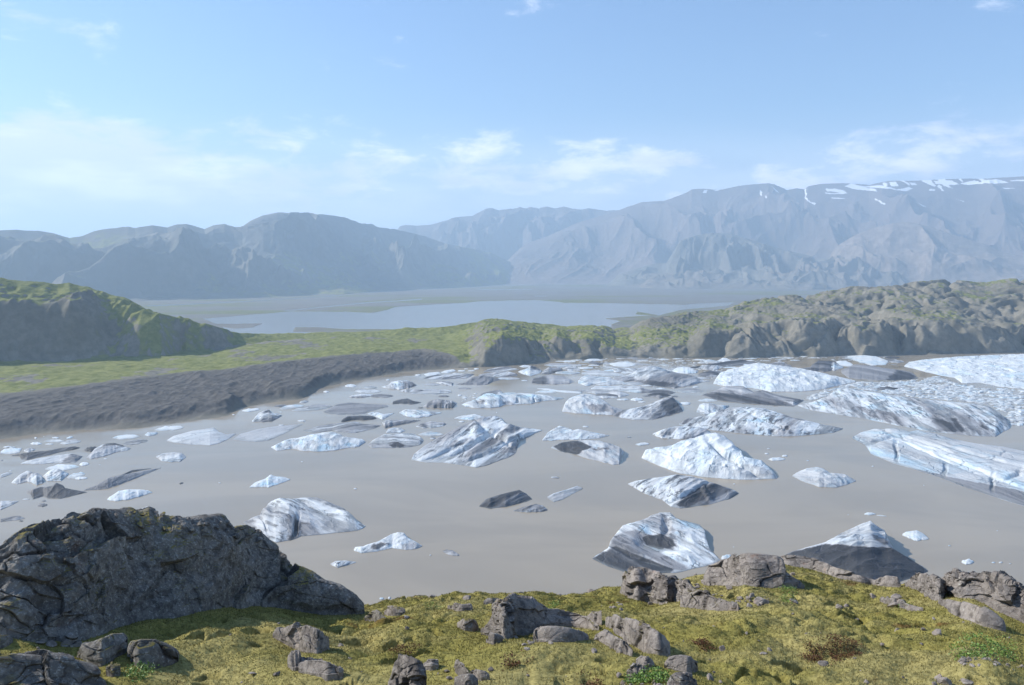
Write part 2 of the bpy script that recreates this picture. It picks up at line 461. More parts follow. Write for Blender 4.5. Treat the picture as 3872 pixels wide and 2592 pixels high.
# lagoon sheet: reaches from below the viewpoint to under the far shore
def sheet(name, D0, D1, z, mat, nA=90, nD=40):
    az = np.linspace(radians(-60), radians(60), nA)
    V = []
    for i in range(nA):
        d1 = D1(az[i])
        for j in range(nD):
            d = D0 + (d1-D0)*j/(nD-1); V.append((sin(az[i])*d, cos(az[i])*d, z))
    return mesh_from(name, V, gridF(nA, nD), mat, smooth=False)
o = sheet('lagoon_water', 60, lambda a: float(interp(np.clip(a, AZL, AZR), SHORE))+15, 0.0, WATER)
tag(o, 'muddy grey lagoon water between the icebergs', 'water', kind='structure')

# ---- outwash plain and the far lake (water sheet at ZP, plain dips below it inside traced shores)
wpolys = [px('H', '1380,912 1500,902 1700,886 1800,878 1960,862 2343,864') + px('I', '0,862 200,872 300,850 350,832 560,818 800,806 930,793 1300,785 1450,795 1500,803 1800,806 2000,810 2343,818')
          + px('J', '60,992 370,980 330,1003 0,1034') + px('I', '2150,890 2000,866 1990,882 2100,890 1900,903 1780,912 1890,928 1820,952 1850,1060 0,1060') + px('H', '2343,1060 1640,1060 1500,960 1440,935'),
          px('H', '990,820 1300,808 1700,790 2343,748 2343,757 1700,797 1300,818 1010,830'),
          px('H', '1900,860 2100,840 2343,815') + px('I', '150,800 350,788 530,774 530,784 350,796 180,806 0,822') + px('H', '2200,838 2000,858'),
          px('I', '0,737 400,712 900,690 1500,664 1500,668 900,697 400,722 0,746'),
          px('I', '1300,756 1390,756 1390,761 1300,761'), px('I', '900,708 1280,712 1280,716 900,714')]
islands = [px('H', '1480,948 1600,950 1790,945 1720,972 1600,980 1500,965'), px('H', '2010,972 2180,972 2343,985 2343,1010 2000,1000'),
           px('I', '0,985 300,985 420,1005 0,1010')]
nA, nD = 1100, 420
az = np.linspace(AZL, AZR, nA)
# sampled evenly in elevation so that the shore lines keep their detail
te = np.linspace(-0.125, -0.0125, nD)
A2, T2 = np.meshgrid(az, te, indexing='ij')
D = (ZP-H)/T2
X = np.sin(A2)*D; Y = np.cos(A2)*D
U, Vp = project(X, Y, X*0+ZP)
Vp = Vp+1.2*fbm(X/90, Y/160, o=4, seed=81)
inside = np.zeros(U.shape, bool)
for poly in wpolys: inside |= inpoly(U, Vp, poly)
for poly in islands: inside &= ~inpoly(U, Vp, poly)
Z = np.where(inside, ZP-1.5, ZP+1.2+1.5*np.abs(fbm(X/300, Y/300, seed=83)))
G = 0.30+0.75*fbm(X/800, Y/350, o=5, seed=85) + 0.15*sstep(7000, 3000, D)
O = np.clip(0.5+1.5*fbm(X/500, Y/260, o=4, seed=87), 0, 1)
PLAIN = make_terrain_mat('outwash_plain', (0.16, 0.145, 0.125), (0.21, 0.19, 0.17), (0.12, 0.13, 0.04), (0.17, 0.17, 0.06), 300.0, other=(0.15, 0.14, 0.13), bumpd=1.0)
o = mesh_from('ground', np.stack([X, Y, Z], -1).reshape(-1, 3), gridF(nA, nD), PLAIN, attrs={'green': G, 'other': O, 'snow': G*0})
tag(o, 'flat gravel outwash plain around the far lake', 'ground', kind='structure')
az = np.linspace(radians(-55), radians(55), 60)
V = [(sin(a)*d, cos(a)*d, ZP) for a in az for d in (2050, 3500, 6000, 10000, 17000)]
o = mesh_from('lake_water', V, gridF(60, 5), FARWATER, smooth=False)
tag(o, 'pale blue far lake on the plain beyond the ridge', 'water', kind='structure')

# ---- mountains: heightfields fitted to their skylines
def mountain(name, sky_px, foot, ridge_off, mat, label, nA=700, nD=160, w=450.0, amp=0.30, prof=1.0, seed=0, cliffband=None, snow=None, jag=0.0, green=(0.25, 0.5), back=1500, zf=ZP, other=0.0, rad=1.7):
    sk = az_te(sky_px)
    az = np.linspace(sk[0][0], sk[0][-1], nA)
    tr = interp(az, sk)
    if isinstance(foot, (int, float)): df = np.full(nA, float(foot))
    else:
        fd = az_d(foot, zf); df = np.interp(az, fd[0], fd[1])
    ro = np.interp(az, np.linspace(az[0], az[-1], len(ridge_off)), ridge_off) if isinstance(ridge_off, (list, tuple)) else np.full(nA, float(ridge_off))
    dr = df+ro
    u_ = np.linspace(0, 1, nA); w_ = np.ones(nA); tb = (zf-8-H)/dr
    if az[0] > -0.58: w_ *= sstep(0, 0.10, u_)
    if az[-1] < 0.58: w_ *= sstep(1, 0.94, u_)
    tr = tb+(tr-tb)*w_
    zr = H+tr*dr
    n1 = int(nD*0.85)
    D = np.empty((nA, nD)); D[:, :n1] = df[:, None]-60 + np.linspace(0, 1, n1)[None, :]*(ro+60)[:, None]
    D[:, n1:] = dr[:, None]+np.linspace(0, 1, nD-n1+1)[None, 1:]*back
    A = np.repeat(az[:, None], nD, 1); X = np.sin(A)*D; Y = np.cos(A)*D
    t_ = np.clip((D-df[:, None])/ro[:, None], 0, 1)
    wp = fbm(X/(w*2), Y/(w*2), o=3, seed=seed+1)
    rg = ridged(X/w+0.8*wp, Y/(w*rad)+0.5*wp, o=6, g=0.42, seed=seed+2)
    rf = ridged(X/(w*0.32)+0.7*wp, Y/(w*0.45), o=5, g=0.5, seed=seed+3)
    tw = np.clip(t_ + (rg-0.5)*amp*1.1*np.sin(t_*pi), 0, 1)
    pr = tw**prof
    isoN = fbm(X/(w*0.9), Y/(w*0.9), o=6, g=0.55, seed=seed+4)
    if cliffband:
        c0, c1, k = cliffband
        st = sstep(c0, c1, tw + 0.05*wp)
        pr = pr*(1-k) + k*(st*(1-c0*0.9)+tw*c0*0.9)
    Hh = np.maximum(zr-zf, 5)[:, None]
    Z = zf + Hh*pr + Hh*isoN*amp*0.40*np.sin(np.clip(t_, 0, 1)*pi)**0.8 + Hh*np.sin(np.clip(t_, 0, 1)*pi)**0.8*((rg-0.45)*amp*0.75+(rf-0.42)*amp*0.10)
    Z[:, :n1] = np.where(D[:, :n1] < df[:, None], zf-3, Z[:, :n1])
    te = (Z[:, :n1]-H)/D[:, :n1]; k = np.argmax(te, 1)
    zk = Z[np.arange(nA), k]; want = H+tr*D[np.arange(nA), k]
    sc = np.clip((want-zf)/np.maximum(zk-zf, 3), 0.1, 3)
    ker = np.hanning(31); ker /= ker.sum(); sc = np.convolve(np.pad(sc, 15, 'edge'), ker, 'valid')
    Z = zf + (Z-zf)*(1+(sc[:, None]-1)*sstep(0.0, 0.75, np.clip(t_, 0, 1)))
    lim = H+(tr[:, None]+(jag*1.1+0.0004)*fbm(X[:, :n1]/170, Y[:, :n1]/170, o=5, g=0.62, seed=seed+5))*D[:, :n1]; ex = Z[:, :n1]-lim; Z[:, :n1] = np.where(ex > 0, lim-0.02*ex, Z[:, :n1])
    ze = Z[:, n1-1].copy(); dd = (D[:, n1:]-dr[:, None])/back
    Z[:, n1:] = ze[:, None]+(zf-5-ze)[:, None]*dd
    sl = np.hypot(np.gradient(Z, axis=1)/np.maximum(np.gradient(D, axis=1), 1e-3), np.gradient(Z, axis=0)/np.maximum(D*(az[1]-az[0]), 1e-3))
    g = green[0]+green[1]*fbm(X/(w*1.5), Y/(w*1.5), o=4, seed=seed+6)-0.4*sstep(0.5, 1.1, sl)-0.3*sstep(0.4, 0.9, (Z-zf)/max(Hh.max(), 1))
    sn = np.zeros_like(Z)
    if snow is not None: sn = snow(X, Y, Z, sl, A, t_)
    o = mesh_from(name, np.stack([X, Y, Z], -1).reshape(-1, 3), gridF(nA, nD), mat, attrs={'green': g, 'other': np.clip(other+0.8*wp, 0, 1), 'snow': sn})
    tag(o, label, 'mountain', kind='structure')
    return o
MTN = make_terrain_mat('mountain_slope', (0.14, 0.135, 0.12), (0.21, 0.195, 0.165), (0.15, 0.165, 0.05), (0.22, 0.215, 0.075), 500.0, other=(0.19, 0.155, 0.13), bumpd=8.0)
MTN2 = make_terrain_mat('basalt_mountain', (0.125, 0.102, 0.092), (0.180, 0.145, 0.128), (0.11, 0.12, 0.05), (0.15, 0.14, 0.07), 700.0, other=(0.19, 0.15, 0.135), bumpd=12.0)

mountain('mountain', px('H', '-500,330 0,310 110,305 180,312 260,312 360,328 430,350 475,362 570,343 640,315 740,295 870,283 920,292 1040,275 1140,290 1200,270 1270,266 1330,280 1395,300 1450,275 1530,265 1590,285 1650,283 1710,243 1790,208 1890,187 2080,187 2200,200 2343,218')
         + px('I', '120,262 190,265 240,290 350,300 430,320 560,350 650,385 750,410 900,440 1000,460 1100,510 1200,550 1350,590 1420,625 1480,652 1520,668'),
         px('H', '-500,830 970,808 1300,795 1700,775 2343,745') + px('I', '500,708 900,690 1300,667 1520,660'), [1500, 1900, 2000, 2100, 1800, 900], MTN,
         'hazy blue-green mountain ridge across the plain, left of centre', nA=1000, nD=260, w=700, amp=0.42, seed=100, prof=0.9, jag=0.0016, green=(0.42, 0.5))
mountain('mountain', px('I', '200,330 340,290 420,272 500,278 600,270 700,240 760,220 880,210 930,180 960,165 1010,153 1060,172 1130,162 1180,158 1200,150 1240,160 1280,148 1330,158 1380,146 1440,160 1500,148 1560,160 1620,168 1660,157 1750,170 1860,172 2100,200'),
         11500.0, 2000, MTN2, 'farthest hazy jagged mountain ridge behind the valley', nA=500, nD=120, w=700, amp=0.30, seed=200, prof=0.8, jag=0.0028,
         snow=lambda X, Y, Z, sl, A, t: 0.9*(gn(X/90, Y/160, seed=209) > 0.86)*(t > 0.8)*(A > 0.02))

snow_e = [px('J', p_) for p_ in ('990,205 1060,207 1120,220 1138,236 1100,238 1040,226 1000,222', '985,232 1065,236 1140,240 1060,244 990,240', '850,210 860,210 858,265 890,298 928,305 915,318 880,298 850,272',
                                 '540,215 560,228 556,255 548,250', '612,178 640,205 672,232 655,228', '215,215 275,218 250,224', '160,215 190,212 175,238 152,232', '1030,265 1125,270 1100,276 1035,272',
                                 '1120,190 1160,170 1240,190 1330,212 1340,224 1240,216 1180,208', '1240,190 1380,182 1480,210 1560,196 1585,206 1540,224 1400,204 1300,198', '1425,160 1470,158 1490,190 1440,190', '1560,160 1600,166 1620,180 1570,180',
                                 '1320,268 1400,310 1385,314 1330,282', '1695,205 1740,214 1730,224 1700,218', '1730,155 1850,150 1900,178 1860,182 1740,172', '1900,170 2010,150 2060,172 1960,182', '2050,150 2160,140 2240,165 2150,172 2080,166', '2200,200 2290,204 2220,210',
                                 '2250,150 2343,146 2343,156 2260,158', '575,250 595,265 580,272', '1870,275 1945,292 1930,294', '1610,298 1675,328 1655,326')]
def snow_right(X, Y, Z, sl, A, t):
    U, V = project(X, Y, Z)
    U = U+3*gn(X/60, Y/60, seed=301); V = V+2*gn(X/80, Y/80, seed=302)
    s = np.zeros(U.shape)
    for q in snow_e: s[inpoly(U, V, q)] = 1
    s = np.maximum(s, 0.8*((gn(X/120, Y/330, seed=303)+0.5*gn(X/50, Y/110, seed=304)+0.25*gn(X/400, Y/700, seed=305)) > 0.66-0.12*sstep(0.35, 0.55, A))*(A > radians(13))*(t > 0.9))
    return s
mountain('mountain', px('I', '900,470 1000,452 1200,415 1400,345 1500,300 1600,255 1740,215 1860,178 1930,150 2030,118 2180,108 2260,80 2343,48') + px('J', '80,210 150,205 260,215 400,185 600,168 640,175 730,215 790,203 850,210 870,190 960,172 1100,168 1200,172 1290,180 1420,152 1600,152 1800,140 2100,135 2343,122 2800,120'),
         9600.0, [1900, 2100, 2300, 2400], MTN2,
         'broad hazy basalt mountain with snow patches on the right', nA=1100, nD=300, w=900, amp=0.22, seed=310, prof=0.95, cliffband=(0.60, 0.80, 0.22), jag=0.0006, snow=snow_right, green=(0.2, 0.35), other=0.35)
mountain('mountain', px('I', '1750,640 1900,600 2100,540 2200,530') + px('J', '0,560 100,525 200,507 350,512 500,560 700,620 850,655 950,680 1000,700'),
         8300.0, 800, MTN, 'low hazy foothill below the snow-patched mountain', nA=350, nD=110, w=300, amp=0.35, seed=400, prof=0.8, green=(0.3, 0.4), back=800)
mountain('mountain', px('J', '900,690 980,650 1080,590 1170,535 1250,500 1350,465 1450,440 1560,435 1700,462 1800,500 1950,545 2100,595 2200,640 2343,665 2800,700'),
         8600.0, 800, MTN, 'smooth brown dome-shaped hill below the snow-patched mountain', nA=400, nD=110, w=420, amp=0.18, seed=500, prof=0.8, green=(0.1, 0.3), other=0.9, back=900)
mountain('mountain', px('I', '1780,690 1830,660 1900,650 2000,630 2060,600 2150,605 2250,590') + px('J', '0,765 70,748 140,750 240,768 330,752 430,720 560,700 650,705 750,690 850,700 1000,675 1100,650 1150,620 1230,610 1300,608 1400,597 1480,612 1560,630 1700,650 1850,645 1920,640 2000,625 2100,640 2200,650 2343,690 2800,700'),
         px('I', '1780,692 2100,705 2343,712') + px('J', '200,890 900,895 2343,885 2800,885'), [700, 1300, 1900, 2000], MTN, 'rough grey-brown foothills right of the valley, nearest beyond the plain', nA=800, nD=220, w=240, amp=0.34, seed=600, prof=0.75, green=(0.16, 0.4), other=0.4, back=800, rad=1.5)
# snow field bank of the valley floor stays bare
# ================================================================== ICEBERGS
m, t, b = newmat('glacier_ice')
oc = N(t, 'ShaderNodeTexCoord').outputs['Object']
def oat(n): return attr(t, n, 'OBJECT')
rot = N(t, 'ShaderNodeVectorRotate', rotation_type='Z_AXIS'); t.links.new(oc, rot.inputs['Vector'])
t.links.new(math_n(t, 'MULTIPLY', oat('stripe_angle'), -1.0), rot.inputs['Angle'])
offs = N(t, 'ShaderNodeVectorMath', operation='ADD'); t.links.new(rot.outputs[0], offs.inputs[0])
cmb = N(t, 'ShaderNodeCombineXYZ'); sd = oat('seed')
for i in range(3): t.links.new(math_n(t, 'MULTIPLY', sd, 13.7+3*i), cmb.inputs[i])
t.links.new(cmb.outputs[0], offs.inputs[1])
cv = offs.outputs[0]
fs = oat('feature')                                  # size of one stripe pair in metres
inv = math_n(t, 'DIVIDE', 1.0, fs)
stv = vmul(t, cv, (0.10, 1.0, 1.5))
st1 = noise(t, stv, math_n(t, 'MULTIPLY', inv, 0.55), 8, 0.68, 0.25)
st2 = noise(t, vmul(t, cv, (0.06, 1.0, 1.3)), math_n(t, 'MULTIPLY', inv, 0.16), 4, 0.6, 0.4)
blot = noise(t, cv, math_n(t, 'MULTIPLY', inv, 0.12), 5, 0.6, 0.6)
fine = noise(t, cv, math_n(t, 'MULTIPLY', inv, 2.6), 6, 0.7)
tone = oat('tone')                                   # 0 clean .. 1 black with grit
bandn = noise(t, vmul(t, cv, (0.05, 1.0, 1.2)), math_n(t, 'MULTIPLY', inv, 0.075), 3, 0.5, 0.8)
band = math_n(t, 'MULTIPLY', math_n(t, 'SUBTRACT', bandn, 0.5), math_n(t, 'MULTIPLY', oat('stripe'), 2.0))
dirt_shade = math_n(t, 'ADD', math_n(t, 'ADD', attr(t, 'dark'), band), tone)  # grit and bands, plus shade painted in through the dark patches
clean = (0.70, 0.735, 0.74); grey = (0.36, 0.36, 0.37); black = (0.045, 0.047, 0.052)
c1 = mixc(t, math_n(t, 'MULTIPLY', maprange(t, blot, 0.46, 0.70), oat('blue')), clean, (0.42, 0.66, 0.80))
c1 = mixc(t, maprange(t, dirt_shade, 0.02, 0.36, smooth=False), c1, grey)
c1 = mixc(t, maprange(t, dirt_shade, 0.32, 0.68, smooth=False), c1, black)
# blue tint where ice is compact
# foliation: dirty bands
sa = oat('stripe')
f1 = math_n(t, 'MULTIPLY', maprange(t, st1, 0.505, 0.575), sa)
f1 = math_n(t, 'MULTIPLY', f1, maprange(t, blot, 0.40, 0.56, 0.15, 1.0))
f2 = math_n(t, 'MULTIPLY', maprange(t, st2, 0.50, 0.59), math_n(t, 'MULTIPLY', sa, 0.85))
f = math_n(t, 'MAXIMUM', f1, f2, clamp=True)
c2 = mixc(t, f, c1, mixc(t, 0.70, c1, (0.040, 0.042, 0.046)))
c2 = mixc(t, math_n(t, 'MULTIPLY', math_n(t, 'MULTIPLY', f1, sa), 0.6), c2, (0.07, 0.07, 0.08))
l1 = math_n(t, 'MULTIPLY', math_n(t, 'MULTIPLY', maprange(t, st1, 0.46, 0.38), math_n(t, 'MULTIPLY', sa, 0.45)), maprange(t, dirt_shade, 0.45, 0.2))
c2 = mixc(t, l1, c2, mixc(t, 0.6, c2, (0.84, 0.86, 0.88)))
c2 = mixc(t, maprange(t, fine, 0.52, 0.72, 0.0, 0.35), c2, (0.20, 0.20, 0.21))
# cracks
vo = N(t, 'ShaderNodeTexVoronoi'); vo.feature = 'DISTANCE_TO_EDGE'
wv_ = N(t, 'ShaderNodeVectorMath', operation='ADD'); t.links.new(cv, wv_.inputs[0])
wn = N(t, 'ShaderNodeTexNoise'); t.links.new(cv, wn.inputs['Vector']); t.links.new(math_n(t, 'MULTIPLY', inv, 0.35), wn.inputs['Scale']); wn.inputs['Detail'].default_value = 4
wsc = N(t, 'ShaderNodeVectorMath', operation='SCALE'); t.links.new(wn.outputs['Color'], wsc.inputs[0]); t.links.new(math_n(t, 'MULTIPLY', fs, 3.0), wsc.inputs['Scale'])
t.links.new(wsc.outputs[0], wv_.inputs[1])
t.links.new(vmul(t, wv_.outputs[0], (0.45, 1, 1)), vo.inputs['Vector']); t.links.new(math_n(t, 'MULTIPLY', inv, 0.22), vo.inputs['Scale'])
ck = math_n(t, 'MULTIPLY', maprange(t, vo.outputs['Distance'], 0.035, 0.0), math_n(t, 'MULTIPLY', oat('crack'), maprange(t, blot, 0.40, 0.55)))
c2 = mixc(t, ck, c2, (0.12, 0.13, 0.16))
# wet dark line at the water
zz = N(t, 'ShaderNodeSeparateXYZ'); t.links.new(pos(t), zz.inputs[0])
c2 = mixc(t, maprange(t, zz.outputs[2], 0.45, 0.1, 0.0, 0.45), c2, (0.20, 0.22, 0.22))
t.links.new(c2, b.inputs['Base Color'])
b.inputs['Roughness'].default_value = 0.62
b.inputs['Specular IOR Level'].default_value = 0.3
hb = math_n(t, 'ADD', math_n(t, 'MULTIPLY', st1, -1.6), math_n(t, 'ADD', fine, math_n(t, 'MULTIPLY', ck, -2.0)))
bump(t, b, hb, 0.55, math_n(t, 'MULTIPLY', fs, 0.55))
ICE = m

# kind: tone, blue, stripe, crack
KINDS = {'W': (0.0, 0.5, 0.16, 0.35), 'L': (0.11, 0.7, 0.55, 0.40), 'G': (0.18, 0.2, 0.95, 0.4), 'D': (0.50, 0.0, 0.8, 0.2), 'K': (0.76, 0.0, 0.6, 0.1)}
NB = [0]
BERGS = []
def berg(tile, top, bot, kind, label, c=0.5, p=2.0, ang=0.0, rough=1.0, group=None, cat='iceberg', name='iceberg', stripe=None, tone=None, crack=None, dark=None, feats=None, feat=1.0, ridge=1.0, blue=None, res=1.0, light=None):
    NB[0] += 1; sd = NB[0]
    T = px(tile, top); Bt = px(tile, bot)
    tx = np.array([q[0] for q in T]); ty = np.array([q[1] for q in T]); bx = np.array([q[0] for q in Bt]); by = np.array([q[1] for q in Bt])
    x0 = min(tx[0], bx[0]); x1 = max(tx[-1], bx[-1])
    wpx = (x1-x0)*1024/3872
    nu = int(np.clip(wpx*1.7*res, 9, 300)); hpx = max((by.max()-ty.min())*1024/3872, 1)
    nv1 = int(np.clip(hpx*2.6*res, 5, 110)); nv2 = max(4, nv1//4)
    xs = np.linspace(x0, x1, nu)
    yt = np.interp(xs, tx, ty); yb = np.interp(xs, bx, by)
    e = np.minimum((xs-x0), (x1-xs))
    hgt = np.maximum(yb-yt, 0.6)
    # ragged waterline, ragged crest
    k = 1/max(16.0, (x1-x0)/9.0)
    yb = yb + np.minimum(hgt*0.10, 3.0)*fbm(xs*k, xs*0+sd, o=4, g=0.5, seed=sd) * rough
    yt = np.minimum(yt, yb-0.5)
    nx, ny = hit(xs, yb); ux, uy, te, az = rays(xs, yt)
    fx = ux*(-H/te); fy = uy*(-H/te)
    cx = nx+c*(fx-nx); cy = ny+c*(fy-ny)
    dc = np.hypot(cx, cy); zc = np.maximum(H+dc*te, 0.05)
    bx_, by_ = cx+0.75*(fx-cx), cy+0.75*(fy-cy)
    v1 = np.linspace(0, 1, nv1)
    v2 = np.linspace(0, 1, nv2+1)[1:]
    X = np.concatenate([nx[:, None]+v1*(cx-nx)[:, None], cx[:, None]+v2*(bx_-cx)[:, None]], 1)
    Y = np.concatenate([ny[:, None]+v1*(cy-ny)[:, None], cy[:, None]+v2*(by_-cy)[:, None]], 1)
    Zb = np.concatenate([zc[:, None]*(1-(1-v1)**p), zc[:, None]*(1-v2**2)], 1)
    wd = np.hypot(nx[-1]-nx[0], ny[-1]-ny[0])
    # world direction of a stripe that runs at `ang` in the picture
    mid = nu//2; dep = math.atan2(H, math.hypot(nx[mid], ny[mid]))
    a_ = math.atan2(math.sin(radians(ang)), math.cos(radians(ang))*math.sin(dep)) - az[mid]
    
    ca, sa_ = math.cos(a_), math.sin(a_)
    P = X*ca+Y*sa_; Q = -X*sa_+Y*ca
    zmax = zc.max()
    dist = math.hypot(nx[mid], ny[mid])
    L = max(wd, 4.0)
    Ls = max(min(L/7.0, 16.0), dist/779*5.0)
    if kind in ('W', 'L'):
        rg = ridged(P/(Ls*1.6), Q/Ls, Zb/Ls, o=5, g=(0.5 if kind == 'W' else 0.42), seed=sd)-0.45
    else:
        rg = ridged(P/(Ls*4.0), Q/Ls, Zb/Ls, o=4, g=0.42, seed=sd)-0.45
    lo = fbm(P/(Ls*3), Q/(Ls*2.2), o=3, seed=sd+3)
    vv = np.concatenate([v1, 1-v2*0.9])
    mask = sstep(0, 0.22, vv)[None, :]*sstep(0, max(3.0, (x1-x0)*0.04), e)[:, None]
    amp = rough*ridge*({'W': 0.6, 'L': 0.8}.get(kind, 1.0))*(0.26*np.minimum(zc, zmax*0.7)[:, None]+0.006*L)
    Z = Zb + mask*amp*(rg*1.1+lo*0.9)
    if feats:
        U, V = project(X, Y, Z)
        for fx_, fy_, rx_, ry_, an_, h_ in feats:
            cx2, cy2 = px(tile, [(fx_, fy_)])[0]; s2 = TILE[tile][2]
            jx = U-cx2+4*gn(X/Ls, Y/Ls, seed=sd+21)*2; jy = V-cy2+2*gn(X/Ls, Y/Ls, seed=sd+22)*2
            ca2, sa2 = math.cos(radians(an_)), math.sin(radians(an_))
            p2 = (jx*ca2-jy*sa2)/(rx_/s2); q2 = (jx*sa2+jy*ca2)/(ry_/s2)
            Z = Z + h_*np.exp(-(p2**4+q2**2))*mask
    # keep the silhouette at the traced crest
    tev = (Z-H)/np.hypot(X, Y); mx = tev.max(1)
    kk = np.argmax(tev, 1); zk = Z[np.arange(nu), kk]; want = H+te*np.hypot(X, Y)[np.arange(nu), kk]
    sc_ = np.clip(np.maximum(want, 0.05)/np.maximum(zk, 0.05), 0.3, 1.6)
    kl = max(3, (nu//9)|1); ker = np.hanning(kl+2)[1:-1]; ker /= ker.sum(); sc_ = np.convolve(np.pad(sc_, kl//2, 'edge'), ker, 'valid')
    Z = Z*sc_[:, None]
    lim = H+te[:, None]*np.hypot(X, Y); Z = np.minimum(Z, lim+0.04*np.maximum(Z-lim, 0)+0.01*zmax)
    Z = np.maximum(Z, 0.10*sstep(0, 0.15, vv)[None, :])
    Z[:, 0] = -1.5; Z[:, -1] = -1.5; Z[:, 1] = np.maximum(Z[:, 1], 0.15)
    Z[0, :] = -1.0; Z[-1, :] = -1.0
    dk = np.zeros_like(Z)  # dark patches: grit, and painted shade in hollows and on turned-away faces
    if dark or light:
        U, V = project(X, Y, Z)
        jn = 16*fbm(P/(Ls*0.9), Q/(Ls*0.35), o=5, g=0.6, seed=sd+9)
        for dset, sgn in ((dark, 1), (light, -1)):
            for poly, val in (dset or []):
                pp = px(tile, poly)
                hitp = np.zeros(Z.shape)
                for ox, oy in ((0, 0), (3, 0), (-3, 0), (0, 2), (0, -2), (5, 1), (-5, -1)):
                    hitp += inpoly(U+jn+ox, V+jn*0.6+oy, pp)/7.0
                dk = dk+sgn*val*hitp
    org = (float(X.mean()), float(Y.mean()), 0.0)
    V3 = np.stack([X-org[0], Y-org[1], Z], -1).reshape(-1, 3)
    o = mesh_from(name, V3, gridF(nu, len(vv)), ICE, attrs={'dark': dk}, loc=org)
    tn, bl, st_, cr = KINDS[kind]
    o['stripe_angle'] = float(a_); o['seed'] = float(sd)
    o['feature'] = float(max(min(max(L/32.0, 0.5), 4.0), dist/779*1.5)*feat)
    o['tone'] = float((tn if tone is None else tone) + RNG.uniform(-0.04, 0.04)); o['blue'] = float(bl if blue is None else blue)
    o['stripe'] = float(st_ if stripe is None else stripe); o['crack'] = float(cr if crack is None else crack)
    tag(o, label, cat, group)
    BERGS.append(((x0+x1)/2, float((yt.mean()+yb.mean())/2), wpx, label))
    o['px'] = 0
    del o['px']
    return o
def lens(tile, x0, x1, y0, y1, kind, label, tilt=0.0, **kw):
    """small floe given by its extent; tilt lifts the right end"""
    n = 8; r = random.Random(int(x0*7+y0*13))
    w = x1-x0; h = y1-y0; tp = []; bt = []
    for i in range(n+1):
        s_ = i/n; x_ = x0+w*s_
        e_ = math.sin(math.pi*s_)**0.6 if 0 < i < n else 0
        ym = y0+h*0.55-tilt*w*(s_-0.5)
        tp.append((x_, ym-h*0.55*e_*r.uniform(0.65, 1.05))); bt.append((x_, ym+h*0.45*e_*r.uniform(0.7, 1.05)))
    kw.setdefault('cat', 'ice floe'); kw.setdefault('name', 'ice_floe'); kw.setdefault('c', 0.6)
    return berg(tile, tp, bt, kind, label, **kw)
# ---- the big ones near the viewpoint
berg('B', '1690,1465 1740,1430 1800,1395 1812,1350 1850,1300 1900,1240 1980,1215 2050,1195 2100,1168 2150,1152 2220,1150 2260,1185 2293,1200 2380,1222 2423,1235 2458,1270 2470,1330 2493,1400 2530,1440 2568,1480',
     '1690,1468 1800,1520 1920,1562 2060,1572 2250,1567 2350,1545 2433,1526 2523,1505 2568,1482', 'L', 'big bowl-shaped iceberg with a blue notch at its tip, grey-banded near corner', c=0.78, p=1.5, ang=-22, stripe=0.8, feat=1.0, ridge=0.8, res=1.4, blue=0.75, feats=[(2150, 1350, 170, 55, -8, -4.5), (2195, 1225, 26, 55, 0, -4), (1990, 1440, 260, 16, -24, -1.6), (2290, 1420, 160, 30, -30, 1.5)],
     dark=[('1690,1465 1850,1380 2050,1460 2250,1540 2200,1580 1900,1570 1800,1520', 0.62), ('1830,1320 1980,1260 2060,1300 2100,1400 2300,1480 2350,1540 2250,1540 2050,1440 1810,1390', 0.22), ('2030,1320 2150,1290 2230,1330 2270,1380 2150,1400 2060,1370', 0.6)],  # last patch paints the shade inside the bowl
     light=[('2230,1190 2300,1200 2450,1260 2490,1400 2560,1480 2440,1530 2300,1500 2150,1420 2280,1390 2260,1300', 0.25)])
berg('C', '700,1448 760,1418 850,1390 980,1355 1100,1290 1200,1240 1290,1205 1330,1240 1390,1275 1422,1350 1450,1395 1520,1440 1600,1490 1650,1515 1690,1550',
     '700,1452 900,1540 1050,1590 1200,1640 1300,1652 1500,1625 1600,1590 1690,1553', 'G', 'pointed iceberg, pale peak over black gritty foot', c=0.50, p=1.25, ang=14, tone=0.16, stripe=0.5, feat=0.9, ridge=0.9, res=1.3,
     dark=[('680,1450 850,1388 980,1368 1150,1372 1300,1388 1420,1385 1450,1395 1600,1480 1700,1560 1500,1660 1100,1660', 0.58), ('1310,1300 1400,1330 1425,1365 1390,1370 1330,1340', 0.4)])  # gritty foot, then painted shadow on the right of the peak
berg('A', '1655,1218 1770,1165 1805,1110 1850,1075 1910,1050 1975,1058 2100,1048 2160,1048 2250,1085 2343,1122 2393,1160 2443,1215 2493,1245',
     '1655,1220 1760,1290 1880,1358 1980,1345 2050,1315 2150,1305 2343,1285 2430,1275 2470,1262 2493,1247', 'G', 'domed grey-white iceberg split by a dark cleft, right behind the big left outcrop', c=0.55, p=1.7, ang=-24, tone=0.16, stripe=0.8, feat=0.8, res=1.4, feats=[(2012, 1265, 16, 85, -8, -4.5), (2200, 1120, 150, 12, -25, -1.8), (1800, 1230, 10, 60, 25, -1.2)],
     dark=[('2010,1180 2040,1220 2035,1310 1990,1345 1960,1340 2010,1290', 0.45)])  # shade of the cleft, put into the ice colour
berg('B', '65,1408 80,1385 130,1382 160,1370 240,1345 320,1300 370,1285 410,1290 440,1325 490,1350 538,1380', '65,1412 120,1430 220,1420 330,1395 420,1408 490,1402 538,1382', 'L',
     'small white iceberg with a bright hump and dark streaks, alone in open water below centre', c=0.5, p=1.7, ang=25, tone=0.04, stripe=0.5, dark=[('180,1370 250,1355 330,1365 250,1395 190,1400', 0.5), ('390,1370 470,1345 538,1380 480,1405 400,1400', 0.25)])
